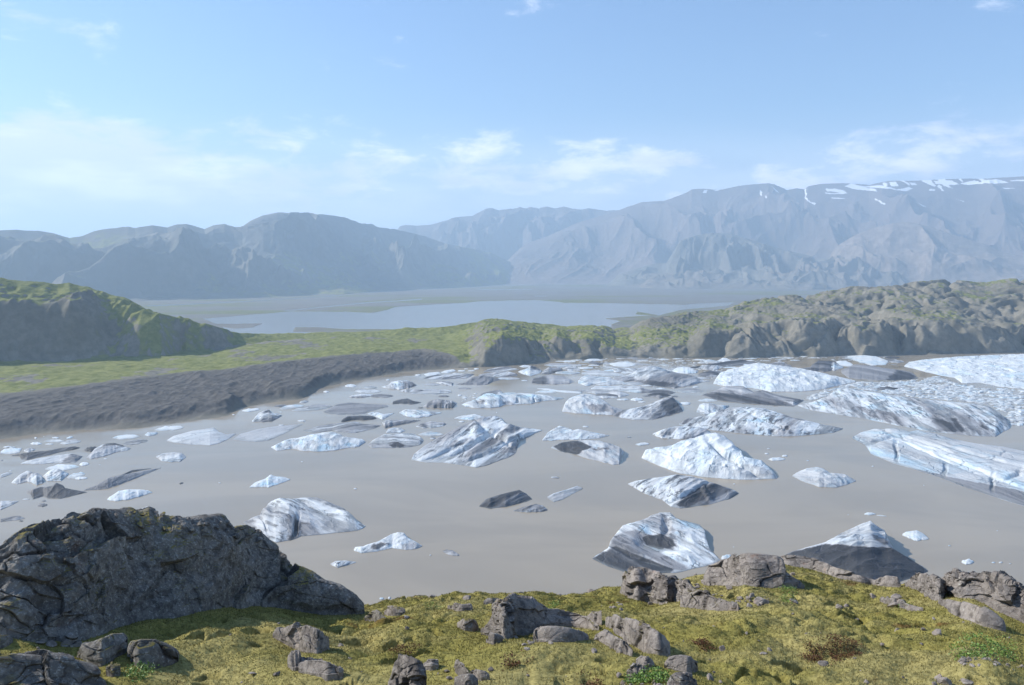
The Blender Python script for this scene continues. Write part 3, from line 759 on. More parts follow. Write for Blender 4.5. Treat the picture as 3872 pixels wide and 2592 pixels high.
berg('B', '920,1108 970,1060 1060,1030 1140,1010 1195,997 1240,1020 1285,1060', '920,1112 1000,1126 1100,1116 1200,1092 1285,1062', 'D', 'dark wedge-shaped iceberg alone in open water at centre', c=0.5, p=1.5, ang=22, tone=0.58)
berg('B', '1150,1140 1220,1115 1310,1092 1360,1105 1390,1135', '1150,1142 1250,1153 1340,1148 1390,1138', 'G', 'small striped grey iceberg below the dark wedge', c=0.5, ang=20)
berg('B', '1385,1045 1430,1020 1530,990 1590,970 1630,985', '1385,1052 1430,1083 1490,1065 1560,1025 1630,990', 'L', 'narrow pale slab of ice right of the dark wedge', c=0.8, ang=18, stripe=0.55, tone=0.18)
lens('B', 1408, 1472, 905, 922, 'G', 'tiny grey ice fragment north of the narrow pale slab', tilt=-0.05)
lens('B', 670, 790, 1406, 1446, 'D', 'small dark sliver of ice beside the lone white hump', tilt=-0.24)
lens('B', 583, 597, 1437, 1449, 'W', 'tiny white ice crumb left of the small dark sliver')
berg('A', '2250,1500 2290,1480 2360,1478 2430,1488', '2250,1508 2300,1530 2360,1515 2430,1490', 'G', 'small grey-striped ice piece between rock dome and lone white hump', ang=22)
berg('A', '1697,980 1740,945 1810,920 1845,892 1880,905 1940,910 1980,925', '1697,983 1760,978 1830,982 1900,960 1980,928', 'W', 'small pointed pale blue iceberg alone in the left open water', c=0.55, ang=25, blue=0.9)
berg('A', '1060,770 1110,748 1190,740 1240,745 1268,775', '1060,774 1100,800 1170,812 1230,805 1268,778', 'L', 'small smooth white lump of ice below the flat pale slab at left', c=0.6, ang=0)
berg('X', '1575,1135 1620,1090 1690,1050 1750,1005 1900,978 2100,985 2180,995 2255,1025', '1575,1138 1700,1158 1780,1155 1900,1135 2050,1100 2255,1028', 'W', 'white iceberg with a blue hollow, just above the left rock dome', c=0.5, ang=15, dark=[('1880,1100 1900,1060 1960,1025 2040,1020 2040,1060 1950,1085', 0.10)], blue=0.6)
berg('X', '1230,995 1440,910 1620,805 1800,772 1900,750 2383,659', '1230,998 1450,990 1600,970 1800,900 2000,820 2200,740 2383,663', 'G', 'long thin grey iceberg tapering up to a sharp right end', c=0.45, p=1.3, ang=22, tone=0.42, stripe=0.5)
berg('X', '1600,812 1800,765 1950,695 2100,680 2240,668', '1600,818 1800,790 1950,730 2100,700 2240,674', 'G', 'thin grey ice blade behind the long tapering iceberg', c=0.5, ang=14, tone=0.45)
berg('X', '395,1020 440,990 600,945 670,950 770,930 835,880 930,920 965,960 1080,985 1290,1022', '395,1028 450,1055 490,1128 560,1110 640,1085 700,1118 900,1122 1100,1070 1290,1026', 'D', 'dark grey iceberg with a raised hump and a low right tail, at left', c=0.5, p=1.4, ang=20, tone=0.60, stripe=0.35, rough=0.7)
lens('X', 545, 707, 1183, 1247, 'D', 'small dark ice lump in the water below the dark humped iceberg', tilt=0.1)
lens('X', 600, 692, 1138, 1168, 'D', 'tiny dark ice lump touching the foot of the dark humped iceberg')
berg('X', '165,885 210,835 300,760 400,705 440,710 500,735 560,740 620,780 660,860', '165,890 260,905 400,872 480,890 540,925 620,897 660,865', 'L', 'blue-white jagged iceberg at far left, left one of a touching pair', c=0.5, ang=18)
berg('X', '620,800 720,710 800,680 870,680 940,710 1020,750', '620,810 690,860 800,865 900,866 950,822 1020,753', 'L', 'rounded blue-striped iceberg at far left, right one of a touching pair', c=0.55, ang=14, stripe=0.8)
lens('X', 655, 1180, 606, 712, 'W', 'flat white ice sheet behind the blue-striped rounded iceberg', tilt=0.08, c=0.85)
lens('X', 1165, 1320, 578, 640, 'W', 'small white triangular floe off the flat white sheet at left', tilt=0.1)
lens('X', 985, 1262, 725, 830, 'L', 'flat bluish floe right of the blue-striped rounded iceberg', tilt=0.2, c=0.85)
lens('X', 1095, 1300, 790, 842, 'W', 'narrow white floe with a small block on its left end', tilt=0.06)
berg('X', '160,485 300,455 480,430 700,410 900,370 1100,345 1190,365', '160,490 290,492 310,540 400,550 520,515 700,480 900,430 1100,395 1190,368', 'D', 'long low black-grey iceberg near the left shore', c=0.5, ang=12, tone=0.62)
berg('X', '300,600 400,560 500,540 700,500 930,470 1050,450 1225,490', '300,606 500,610 700,604 900,592 1110,590 1170,545 1225,493', 'G', 'low grey iceberg with rubble on its right end, near the left shore', c=0.6, ang=6, stripe=0.3, dark=[('900,592 1050,460 1230,490 1110,592', 0.3)])
berg('X', '1275,515 1360,430 1400,380 1520,320 1580,305 1690,295 1800,325 1880,360 1935,375', '1275,520 1360,540 1450,515 1600,480 1750,425 1880,412 1935,378', 'L', 'pale domed iceberg edged with a black grit ridge along its top', c=0.55, ang=16, dark=[('1500,335 1540,300 1690,290 1860,345 1800,345 1690,318 1560,325', 0.7)])
lens('X', 1235, 1450, 343, 436, 'K', 'black grit-covered ice lump beside the pale domed iceberg', tilt=0.15)
lens('X', 1800, 2192, 248, 322, 'G', 'flat grey floe behind the pale domed iceberg', tilt=0.14, c=0.8)
lens('X', 1655, 2070, 168, 246, 'W', 'flat white floe near the left shore, left of the small blue block', tilt=0.06, c=0.8)
lens('X', 2130, 2335, 122, 202, 'L', 'small blue-white ice block near the left shore', tilt=0.15)
lens('A', 1050, 1256, 558, 598, 'W', 'thin pale ice strip along the left shore', tilt=0.1, c=0.85)
berg('X', '0,430 60,385 200,370 330,370', '0,462 150,466 280,446 330,374', 'W', 'white floe cut by the left picture edge, above the long black iceberg', c=0.8, cat='ice floe', name='ice_floe')
lens('X', 640, 966, 240, 298, 'L', 'flat pale floe, widest of the small cluster by the left shore', c=0.8)
lens('X', 440, 625, 280, 332, 'W', 'small white floe left of the widest pale floe by the left shore')
lens('X', 760, 876, 204, 236, 'W', 'small oval white floe nearest the left shore')
lens('X', 975, 1086, 197, 236, 'W', 'small tilted white floe right of the oval one near the left shore', tilt=0.2)
lens('X', 660, 800, 300, 328, 'W', 'thin white floe just below the widest pale floe by the left shore')
lens('X', 35, 182, 338, 368, 'W', 'thin white ice plate near the left edge, left of two', tilt=0.1, group='thin plates at the left edge')
lens('X', 125, 242, 348, 374, 'W', 'thin white ice plate near the left edge, right of two', tilt=0.06, group='thin plates at the left edge')
lens('X', 345, 525, 365, 436, 'G', 'small grey-striped ice block above the long black iceberg', tilt=0.1)
lens('X', 880, 1205, 246, 320, 'G', 'flat grey floe behind the long black iceberg', tilt=0.12, c=0.75)
berg('X', '0,765 40,748 100,733 190,738', '0,815 80,792 140,770 190,744', 'L', 'pale blue ice ridge cut by the left picture edge', c=0.6, ang=14)
berg('X', '0,1150 120,1150 280,1153', '0,1292 100,1250 190,1210 280,1156', 'G', 'grey-blue banded iceberg cut by the left edge, above the rock dome', c=0.7, ang=16)
berg('X', '0,1420 90,1400 180,1380 270,1368 340,1392 372,1408', '0,1470 120,1452 280,1436 372,1412', 'D', 'low dark grey iceberg at the left edge just above the rock dome', c=0.6, ang=8, tone=0.5)
lens('X', 272, 350, 1436, 1464, 'K', 'tiny dark ice lump off the low grey iceberg at the left edge')
lens('X', 325, 442, 1118, 1140, 'W', 'thin white ice splinter left of the dark humped iceberg')
lens('X', 2055, 2258, 1238, 1300, 'W', 'thin pale splinter just above the top of the rock dome', tilt=0.24)
lens('X', 0, 45, 535, 565, 'D', 'tiny dark floe at the left picture edge')
# ---- left to middle distance
berg('A', '1135,660 1180,630 1310,595 1400,582 1455,572 1490,600 1540,618 1610,612', '1135,664 1200,680 1300,690 1430,696 1500,678 1560,650 1610,616', 'G', 'flat pale slab iceberg with a darker right end, left of the blue-capped one', c=0.7, ang=4, tone=0.18, stripe=0.3, crack=0.5, rough=0.6, ridge=0.5)
berg('A', '1590,650 1640,615 1750,585 1880,562 1960,557 2065,548', '1590,654 1640,665 1740,671 1830,660 1930,620 2000,580 2065,551', 'G', 'flat rough grey floe tapering right, beside the pale slab iceberg', c=0.88, ang=10, stripe=0.3, ridge=0.3)
berg('R', '90,1375 200,1320 330,1260 385,1245 500,1235 650,1195 850,1160 1000,1145 1080,1165 1180,1220 1350,1240 1450,1255 1500,1298', '90,1380 180,1430 260,1420 400,1398 600,1430 750,1442 900,1442 1020,1430 1150,1405 1400,1365 1500,1300', 'L', 'broad blue-white iceberg with a sky-blue cap and ribbed left flank', c=0.5, p=1.8, ang=60, stripe=0.5, blue=0.8, tone=0.02, dark=[('340,1400 390,1260 560,1240 780,1280 700,1330 560,1420', 0.22)], feat=0.7)
berg('A', '1715,530 1760,475 1830,445 1850,470 1900,478 1925,490', '1715,533 1790,536 1850,534 1890,512 1925,492', 'G', 'small knobbly pale iceberg with a dark top knob near the left shore', c=0.6, ang=10, dark=[('1800,455 1850,445 1850,470 1800,475', 0.4)], tone=0.2)
lens('A', 1645, 1775, 439, 466, 'W', 'flat white floe hugging the tip of the dark moraine', tilt=0.08)
lens('R', 125, 358, 740, 786, 'D', 'thin dark floe near the moraine tip, left of the pale ones', tilt=0.08)
lens('R', 215, 592, 742, 818, 'L', 'long pale floe near the moraine tip, below a thin dark one', tilt=0.12, c=0.8)
lens('R', 510, 656, 676, 730, 'G', 'small pale ice block right off the moraine tip', tilt=0.1)
lens('R', 395, 1006, 748, 846, 'G', 'long flat grey floe with a darker right end, left of the wide pinkish one', tilt=0.1, c=0.85)
berg('R', '870,855 970,800 1060,745 1250,715 1500,735 1800,750 1830,775', '870,860 950,882 1100,898 1300,900 1480,880 1560,842 1730,802 1830,778', 'G', 'wide flat pinkish-grey floe with a low rounded left half', c=0.85, ang=2, stripe=0.35, ridge=0.35, tone=0.42)
berg('R', '1125,1000 1150,965 1220,915 1390,906 1600,915 1660,943', '1125,1006 1190,1002 1300,978 1480,980 1600,967 1660,950', 'D', 'dark block-edged slab of ice below the wide pinkish floe', c=0.5, p=3, ang=6, tone=0.55)
berg('R', '1515,883 1580,855 1680,860 1760,885 1850,875 1920,865', '1515,888 1620,920 1740,972 1800,940 1920,869', 'L', 'small white iceberg with a pointed lower corner beside the dark slab', c=0.6, ang=25)
berg('R', '560,1125 700,1095 800,1060 1000,1030 1150,1010 1320,990 1460,1030 1600,1040 1720,1050', '560,1130 700,1160 820,1155 1000,1132 1200,1165 1340,1170 1500,1130 1620,1100 1720,1056', 'G', 'broad low banded grey floe just behind the blue-capped iceberg', c=0.75, ang=6, tone=0.30, ridge=0.5)
berg('R', '1735,1010 1800,975 1950,968 2150,972 2310,978', '1735,1014 1780,1095 1900,1070 2100,1030 2310,982', 'G', 'sharp striped grey wedge of ice pointing right', c=0.5, ang=12, stripe=0.9, tone=0.32)
berg('R', '1790,1160 1830,1100 1920,1085 2010,1090 2080,1130', '1790,1168 1900,1166 2010,1162 2080,1134', 'L', 'small pale ribbed ice block between two striped grey icebergs', ang=30)
berg('B', '162,690 195,660 230,640 280,615 330,612 400,610 470,612 520,635 545,660', '162,694 190,712 330,714 450,709 520,692 545,663', 'G', 'rounded striped grey iceberg with one oval black patch', c=0.65, ang=-4, stripe=0.8, dark=[('312,690 330,672 370,670 410,690 395,706 340,710', 0.6)])
berg('R', '1885,738 1900,695 2020,665 2110,653 2200,690 2320,712', '1885,744 2000,737 2150,748 2250,735 2320,715', 'K', 'low black rubble-covered iceberg with a small peak, upper left of centre', c=0.6, tone=0.72)
berg('B', '375,470 420,448 500,452 600,462 668,470', '375,474 430,500 500,509 570,500 668,474', 'L', 'white ribbed iceberg left of centre below the low black one', c=0.6, ang=-30, stripe=0.6)
berg('R', '1720,480 1830,455 1870,410 1980,390 2100,383 2180,410 2250,458', '1720,486 1850,516 1990,521 2130,506 2250,465', 'L', 'crater-topped pale iceberg with a dark shaded right flank', c=0.5, p=2.2, ang=-50, tone=0.15, dark=[('2020,500 2060,410 2170,410 2250,460 2130,510', 0.3)])  # flank shade is painted as a darker patch
lens('R', 1310, 1732, 512, 580, 'G', 'striped low floe, uppermost of a left-hand striped stack', c=0.7, stripe=0.9)
lens('R', 1440, 1668, 470, 516, 'G', 'small grey floe behind the uppermost striped low floe', c=0.7)
lens('R', 1240, 1622, 580, 650, 'G', 'grey low floe with a dark stripe in front of the uppermost striped floe', tilt=0.1, stripe=0.9)
lens('R', 1540, 1912, 586, 650, 'D', 'dark lens-shaped floe left of the low black rubble iceberg')
lens('R', 1180, 1366, 438, 497, 'W', 'small white block beside the dark moraine shore')
lens('R', 862, 962, 538, 572, 'W', 'tiny white ice block against the moraine shore at the bend')
lens('R', 1788, 1852, 368, 396, 'W', 'tiny white ice lump behind the crater-topped iceberg')
lens('R', 2220, 2316, 294, 326, 'W', 'small oval white floe in the brown water near the shore bend')
lens('R', 480, 612, 968, 1002, 'W', 'small oval pale floe left of the dark block-edged slab')
lens('R', 200, 292, 1040, 1060, 'W', 'thin white ice sliver behind the rough tapering grey floe')
lens('R', 204, 258, 848, 860, 'W', 'tiny white ice sliver near the knobbly pale iceberg')
lens('B', 375, 566, 308, 336, 'G', 'low floe with bold black and white bars', ang=70, stripe=1.0, tone=0.25)
lens('B', 430, 742, 310, 350, 'G', 'thin wide grey floe right of the barred one', c=0.85)
lens('B', 488, 702, 530, 580, 'G', 'small crumpled grey iceberg with a dark hollow left of the big folded one', tilt=0.08, dark=[('500,560 540,545 580,560 560,578', 0.35)])
lens('B', 505, 682, 598, 638, 'L', 'flat white floe just left of the big folded iceberg', c=0.8)
lens('B', 583, 628, 634, 656, 'G', 'tiny banded ice lump below the flat white floe')
berg('B', '540,430 580,395 640,378 740,390 770,405', '540,434 610,441 740,441 770,409', 'G', 'grey iceberg with a fluted vertical front, left of the long blue-white one', c=0.45, p=3.5, ang=80, tone=0.25, dark=[('700,440 720,395 745,400 770,410 745,442', 0.25)])
lens('B', 635, 722, 350, 368, 'D', 'thin dark floe above the fluted-front iceberg')
lens('B', 498, 547, 433, 444, 'D', 'tiny dark sliver left of the fluted-front iceberg')
lens('B', 768, 872, 300, 314, 'D', 'thin dark sliver of ice in front of the dark pyramid iceberg')
# ---- central middle distance
berg('S', '565,745 640,710 760,670 850,620 900,590 960,572 1030,580 1080,590 1250,565 1450,575 1700,590 1900,620 2080,650', '565,750 620,780 850,802 1000,798 1130,785 1200,757 1400,737 1600,737 1750,692 1950,682 2080,656', 'L', 'long blue-white iceberg with a dark notch near its left end', c=0.5, p=2.6, ang=-20, tone=0.04, blue=0.7, stripe=0.5, feat=0.8, feats=[(860, 690, 62, 22, 0, -6), (1240, 725, 60, 16, 0, -4), (1380, 680, 20, 60, 0, -3), (1640, 660, 14, 50, 0, -3)],
     dark=[('740,725 850,665 915,668 918,712 850,720', 0.42), ('1190,745 1200,710 1310,700 1330,740', 0.3), ('1650,690 1700,640 1900,620 2080,652 1900,690', 0.18)])  # notch and recess at the foot carry painted shade
berg('S', '840,600 900,570 1030,535 1130,530 1175,568', '840,606 1000,615 1175,585', 'G', 'pale hump of ice showing just behind the long blue-white iceberg', c=0.6, tone=0.2, ang=15)
BR = 'little white ice crumb in the loose scatter left of the long blue-white iceberg'
for q in ((505, 575, 590, 626), (570, 660, 632, 662), (575, 640, 618, 634), (720, 785, 632, 656), (680, 708, 616, 628), (722, 770, 606, 622), (735, 800, 574, 592), (610, 645, 666, 684), (560, 610, 690, 702)):
    o = lens('S', *q, 'W', BR, group='ice crumbs by the long blue-white iceberg', rough=0.6); later(o, q[0], 0, ('broad' if q[1]-q[0] > 70 else 'small' if q[1]-q[0] > 48 else 'tiny')+' white crumb', [(9999, 0, 'the long blue-white iceberg')])
berg('B', '460,790 480,750 560,690 680,620 800,560 880,525 960,500 1030,490 1070,505 1110,540 1180,565 1250,575 1355,590', '460,794 560,810 680,814 740,822 800,832 900,849 980,832 1060,802 1140,772 1172,748 1200,662 1300,612 1355,593', 'G', 'largest folded grey-blue iceberg, a long diagonal ridge at the centre of the lagoon', c=0.68, p=1.35, ang=30, tone=0.12, stripe=0.9, blue=0.4, feat=0.7, ridge=0.7, crack=0.6, res=1.4, feats=[(800, 720, 330, 14, 30, -5), (930, 760, 300, 12, 24, -4), (1020, 600, 200, 14, -38, -4), (1180, 640, 130, 34, 18, 4), (640, 760, 220, 10, 28, -3)],
     dark=[('690,720 760,660 870,640 900,665 780,700', 0.22), ('700,800 860,700 1000,650 1100,665 930,720 800,790', 0.12)], light=[('860,840 900,790 1000,750 1120,740 1172,750 980,835', 0.22)])
berg('B', '750,508 800,492 890,480 960,500', '750,512 860,526 930,523 960,505', 'L', 'low white iceberg tucked behind the largest folded one', c=0.6, ang=10)
lens('B', 780, 825, 524, 540, 'W', 'tiny white floe below the low white iceberg', )
berg('S', '470,445 550,430 620,420 720,345 800,325 880,316 960,330 1060,340 1155,378', '470,450 650,457 850,462 960,450 1030,407 1155,382', 'D', 'dark pyramid-shaped iceberg in the upper middle', c=0.5, p=1.1, ang=35, tone=0.5, stripe=0.4)
berg('S', '808,310 900,285 1050,262 1260,253 1370,285 1398,320', '808,316 950,330 1100,346 1250,336 1398,324', 'G', 'wide flat grey floe directly behind the dark pyramid', c=0.75, ang=12, tone=0.24)
lens('S', 1060, 1442, 328, 388, 'L', 'pale floe right of the dark pyramid', c=0.75)
berg('S', '880,260 950,225 1100,195 1250,182 1420,225', '880,266 1050,266 1250,248 1420,230', 'G', 'pale grey floe close under the rounded cliff', c=0.75, ang=10, tone=0.22)
berg('S', '0,355 130,315 230,305 360,303 550,288 760,292', '0,361 150,376 380,374 640,362 700,327 760,296', 'G', 'long pale grey iceberg in the brown water near the shore bend', c=0.7, ang=8, tone=0.24)
berg('S', '8,300 80,275 220,260 262,280', '8,306 60,328 180,317 262,286', 'W', 'white floe at the left end of the row below the shore bend', c=0.7, cat='ice floe', name='ice_floe')
berg('S', '255,270 330,240 440,223 490,240', '255,276 340,287 440,265 490,245', 'W', 'white humped floe, second in the row below the shore bend', c=0.7, cat='ice floe', name='ice_floe')
for q, lb in (((505, 628, 232, 262), 'bright oval floe, third in the row below the shore bend'), ((650, 776, 235, 258), 'bright oval floe, last in the row below the shore bend'), ((740, 830, 204, 232), 'thin white floe behind the last bright oval one'), ((598, 672, 210, 226), 'tiny white floe behind the third bright oval one'), ((420, 548, 275, 293), 'thin white strip in front of the bright oval floes')):
    lens('S', *q, 'W', lb)
berg('S', '165,405 240,393 380,405 452,430', '165,410 280,456 430,472 452,434', 'G', 'grey-brown arched floe left of the dark pyramid', c=0.55, ang=-12, tone=0.48)
lens('S', 0, 262, 428, 470, 'G', 'thin grey floe touching the arched grey-brown one', c=0.7)
lens('S', 0, 432, 514, 598, 'G', 'wide faint grey floe above the fluted-front iceberg', c=0.9, tilt=0.08)
berg('S', '1395,258 1500,220 1550,200 1590,166 1660,185 1750,238', '1395,263 1480,300 1580,327 1680,302 1750,268', 'L', 'white iceberg with a dark fin-like peak under the cliffs', c=0.5, p=1.2, tone=0.1, ang=20, dark=[('1580,205 1590,160 1660,180 1760,240 1660,235', 0.55)])
lens('S', 1415, 1605, 160, 202, 'W', 'small white floe behind the fin-peaked iceberg')
berg('S', '1745,288 1760,255 1850,190 1930,198 2010,190 2070,235', '1745,298 1830,301 1990,272 2070,240', 'D', 'dark brownish iceberg right of the fin-peaked one', c=0.55, tone=0.5, ang=10, light=[('1745,290 1800,245 1900,250 1900,300', 0.3)])
berg('S', '1780,158 1870,136 2100,133 2343,158', '1780,166 1900,187 2050,197 2200,182 2343,187', 'L', 'long white-grey floe under the cliffs, behind the dark brownish iceberg', c=0.75, cat='ice floe', name='ice_floe', tone=0.12)
berg('S', '2050,215 2130,180 2250,183 2330,238', '2050,221 2150,247 2260,247 2330,243', 'G', 'rounded grey-pink iceberg right behind the dark brownish one', c=0.6, tone=0.3)
lens('S', 1930, 2332, 238, 308, 'L', 'pale low iceberg in front of the rounded grey-pink one', c=0.6, name='iceberg', cat='iceberg')
berg('S', '1590,410 1620,360 1780,320 1900,307 2060,320 2180,375 2230,408', '1590,432 1750,447 1950,450 2160,437 2230,413', 'G', 'smooth grey boulder-like iceberg, darker and cracked on its left side', c=0.55, p=2.2, tone=0.3, stripe=0.3, dark=[('1590,435 1610,355 1800,315 1850,390 1800,450', 0.28)])
lens('S', 1444, 1546, 380, 404, 'W', 'small white floe left of the smooth boulder-like iceberg')
berg('S', '1680,503 1850,508 2000,533 2200,545 2343,558', '1680,512 1900,547 2100,572 2300,582 2343,584', 'W', 'long narrow white spit of ice pointing left', c=0.6, cat='ice floe', name='ice_floe')
lens('S', 1648, 1976, 534, 586, 'W', 'white floe just below the long narrow spit', c=0.8)
lens('S', 2050, 2262, 84, 132, 'W', 'pale floe close under the cliff foot, upper middle', c=0.8)
berg('B', '1350,660 1390,605 1430,580 1470,560 1530,575 1560,590 1600,582 1680,600 1740,612 1810,625', '1350,664 1500,657 1620,658 1740,646 1810,629', 'L', 'white fluted iceberg, the upper of two right of the largest folded one', c=0.5, ang=22, stripe=0.4, tone=0.08)
berg('B', '1410,708 1480,675 1560,664 1650,657 1740,662 1830,685 1890,713 1910,740', '1410,712 1500,742 1580,756 1680,792 1740,802 1830,829 1880,826 1895,765 1910,743', 'L', 'white iceberg capped with a black grit mound, lower of two right of the largest one', c=0.55, ang=-25, stripe=0.35, tone=0.14,
     dark=[('1430,700 1480,668 1560,660 1620,672 1690,705 1590,745 1560,760 1480,735', 0.75), ('1690,720 1800,705 1800,722 1720,728', 0.35)])
lens('B', 1984, 2086, 673, 698, 'W', 'small bright floe in open water left of the tall white iceberg', tilt=0.05)
lens('B', 1624, 1672, 560, 573, 'W', 'tiny bright floe in the channel below the white dome iceberg')
lens('B', 1920, 1962, 633, 645, 'G', 'tiny grey ice chip in the channel above the small bright floe')
berg('B', '1487,460 1510,400 1535,375 1560,362 1620,345 1690,345 1740,365 1790,400 1830,430 1900,450 1955,465', '1487,464 1560,474 1680,482 1830,487 1955,474', 'L', 'big rounded white dome iceberg with a dark right face', c=0.45, p=2.6, ang=-30, tone=0.08, blue=0.5, stripe=0.3, dark=[('1640,410 1790,415 1810,460 1700,475 1660,440', 0.3), ('1790,400 1960,450 1960,475 1820,488', 0.2)])  # right face darkened in colour, as painted shade
berg('B', '1830,486 1900,455 2050,425 2150,385 2232,358 2250,372 2290,420 2312,460', '1830,490 1900,510 1980,520 2100,520 2220,492 2312,463', 'G', 'tilted striped wedge iceberg rising to a dark right tip, beside the white dome', c=0.5, p=1.4, ang=27, tone=0.2, stripe=1.0, dark=[('2160,400 2240,360 2320,465 2230,490 2180,450', 0.3)])
berg('T', '-60,400 0,330 80,306 200,320 420,345 470,380 600,400 655,430', '-60,432 50,472 200,457 400,462 560,442 655,434', 'L', 'bright white hummocky iceberg, topmost of the heaped group behind the white dome', c=0.6, ang=5, tone=0.03)
berg('T', '130,508 200,470 420,468 650,470 850,475 930,510 1110,543', '130,522 300,522 560,547 700,562 860,577 1000,562 1110,550', 'L', 'long dirty white iceberg with scattered grit in the heaped group behind the white dome', c=0.6, tone=0.12, dark=[('850,490 1110,540 1000,570 870,575', 0.3), ('600,475 680,480 650,500 600,490', 0.4)])
berg('T', '-120,540 50,525 250,530 450,530 580,550 700,598', '-120,562 60,562 200,592 400,582 560,642 700,606', 'L', 'blue-shaded low iceberg in the heaped group behind the white dome', c=0.6, blue=0.8, tone=0.1)
lens('T', 170, 565, 576, 660, 'G', 'smooth grey hump right above the white dome iceberg', name='iceberg', cat='iceberg')
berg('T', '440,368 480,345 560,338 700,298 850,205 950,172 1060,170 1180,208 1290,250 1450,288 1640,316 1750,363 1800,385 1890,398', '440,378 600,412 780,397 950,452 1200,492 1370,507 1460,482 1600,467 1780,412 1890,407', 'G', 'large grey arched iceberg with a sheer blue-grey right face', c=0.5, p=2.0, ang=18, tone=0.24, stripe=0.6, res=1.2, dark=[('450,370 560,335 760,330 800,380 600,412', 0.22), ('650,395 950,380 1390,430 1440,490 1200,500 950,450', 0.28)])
berg('T', '960,600 1080,568 1200,576 1320,603', '960,616 1080,642 1150,657 1320,612', 'D', 'dark arched floe above the striped wedge iceberg', c=0.6, tone=0.55)
lens('T', 1308, 1424, 612, 640, 'D', 'small dark floe at the tip of the striped wedge iceberg')
lens('T', 508, 705, 652, 690, 'W', 'thin pale floe left of the white domed floe behind the striped wedge')
lens('T', 712, 912, 640, 700, 'W', 'white domed floe behind the striped wedge iceberg')
lens('T', 1425, 1612, 700, 758, 'W', 'bright blue-white block right behind the striped wedge tip')
lens('T', 820, 950, 695, 720, 'W', 'thin white plate half hidden behind the striped wedge')
berg('T', '1330,245 1400,200 1500,183 1600,195 1700,258', '1330,251 1420,277 1560,292 1700,282', 'W', 'bright white dome of ice behind the large arched iceberg', c=0.55, ang=10)
berg('T', '385,138 520,120 680,110 780,140 830,150', '385,147 480,182 650,190 750,182 830,156', 'W', 'flat bright white floe above the large arched iceberg', c=0.75, cat='ice floe', name='ice_floe')
berg('T', '30,95 110,63 230,67 322,90', '30,101 150,112 322,96', 'W', 'white floe with black grit in front of it, near the cliff foot', c=0.7, cat='ice floe', name='ice_floe')
berg('T', '90,125 150,98 250,130 430,118', '90,132 230,167 350,142 430,122', 'K', 'black grit-covered floe in front of a white one near the cliff foot', c=0.6, tone=0.65)
berg('T', '440,225 480,205 620,200 800,213 820,238', '440,231 490,274 620,267 780,264 820,246', 'G', 'grey iceberg with a bright white left end above the large arched one', c=0.5, tone=0.42, light=[('430,220 520,205 540,260 490,280', 0.4)], ang=-15)
berg('T', '1690,203 1780,158 2000,163 2100,190', '1690,212 1830,237 1960,242 2100,196', 'G', 'grey iceberg with fine slanting stripes above the big fissured white one', c=0.55, ang=50, stripe=0.9)
berg('T', '1780,95 1880,76 2000,100 2060,123', '1780,101 1850,132 2000,142 2060,131', 'L', 'dirty white mound under the cliffs, left of the smooth white one', c=0.6)
berg('T', '2000,100 2080,53 2140,58 2230,108', '2000,109 2100,120 2230,116', 'W', 'smooth white mound under the cliffs', c=0.6)
lens('T', 1700, 2082, 240, 335, 'D', 'low dark floe left behind the big fissured white iceberg', tilt=0.1)
lens('T', 1790, 2005, 296, 350, 'G', 'thin pale floe left of the big fissured white iceberg')
berg('T', '-10,275 100,245 250,240 480,273 660,318', '-10,300 300,322 500,332 660,326', 'G', 'wide flat pinkish floe left of the large arched iceberg', c=0.85, stripe=0.3, ridge=0.4)
lens('T', 1380, 1802, 504, 580, 'G', 'flat pinkish floe in front of the sheer-faced arched iceberg', c=0.9, ridge=0.4)
lens('T', 1620, 1732, 474, 502, 'W', 'small white floe off the sheer right face of the arched iceberg')
berg('T', '1690,850 1740,745 1790,725 1900,720 2000,750 2180,758', '1690,856 1800,893 1950,882 2100,852 2180,766', 'L', 'low pale wedge iceberg left of the long ribbed one', c=0.5, p=1.3, ang=-25, tone=0.1)
lens('T', 1704, 2010, 658, 710, 'W', 'flat white tongue behind the low pale wedge iceberg', c=0.85)
berg('T', '1035,1180 1200,1110 1350,1065 1450,1058 1550,1060 1700,1075 1840,1100 1870,1145 1920,1178', '1035,1186 1180,1247 1300,1250 1420,1257 1600,1262 1750,1232 1920,1186', 'G', 'grey iceberg with bold dark left stripes, behind the tall white one', c=0.5, p=2.2, ang=30, stripe=0.9, tone=0.24, dark=[('1100,1190 1300,1085 1500,1065 1300,1160 1200,1230', 0.22)])
# ---- right side
berg('C', '-264,778 -236,723 -150,705 -57,695 0,665 60,650 110,638 180,613 240,608 290,625 350,670 385,710 415,735 430,768 550,795 600,838 640,880 660,915', '-264,782 -200,812 -100,852 0,887 150,911 300,922 400,930 520,927 660,920', 'W', 'tall bright white iceberg with a long crest and grey-streaked foot', c=0.42, p=1.35, ang=35, stripe=0.35, feat=0.8, ridge=1.0, res=1.4, blue=0.35, feats=[(370, 770, 220, 18, -38, -7), (150, 790, 330, 12, -14, -3), (350, 860, 300, 30, -8, 2.5)],
     dark=[('130,900 180,840 330,830 500,820 620,870 600,900 450,925 250,915', 0.16)])
berg('C', '-358,955 -300,935 -180,915 -100,905 -30,893 0,895 80,905 150,925 240,955 350,990 400,1018', '-358,960 -250,1022 -120,1067 -60,1117 0,1127 100,1112 200,1097 330,1062 400,1023', 'G', 'grey iceberg with a sweeping dark band, below the tall white one', c=0.55, p=1.5, ang=28, tone=0.16, stripe=1.0, res=1.3, feats=[(60, 1000, 160, 14, 30, -2.5), (175, 1000, 14, 70, 30, 2.5)], dark=[('-20,1105 30,1050 110,1000 165,960 190,975 170,1050 60,1120', 0.5), ('165,960 260,960 400,1020 250,1090 120,1110 160,1040', 0.25)])
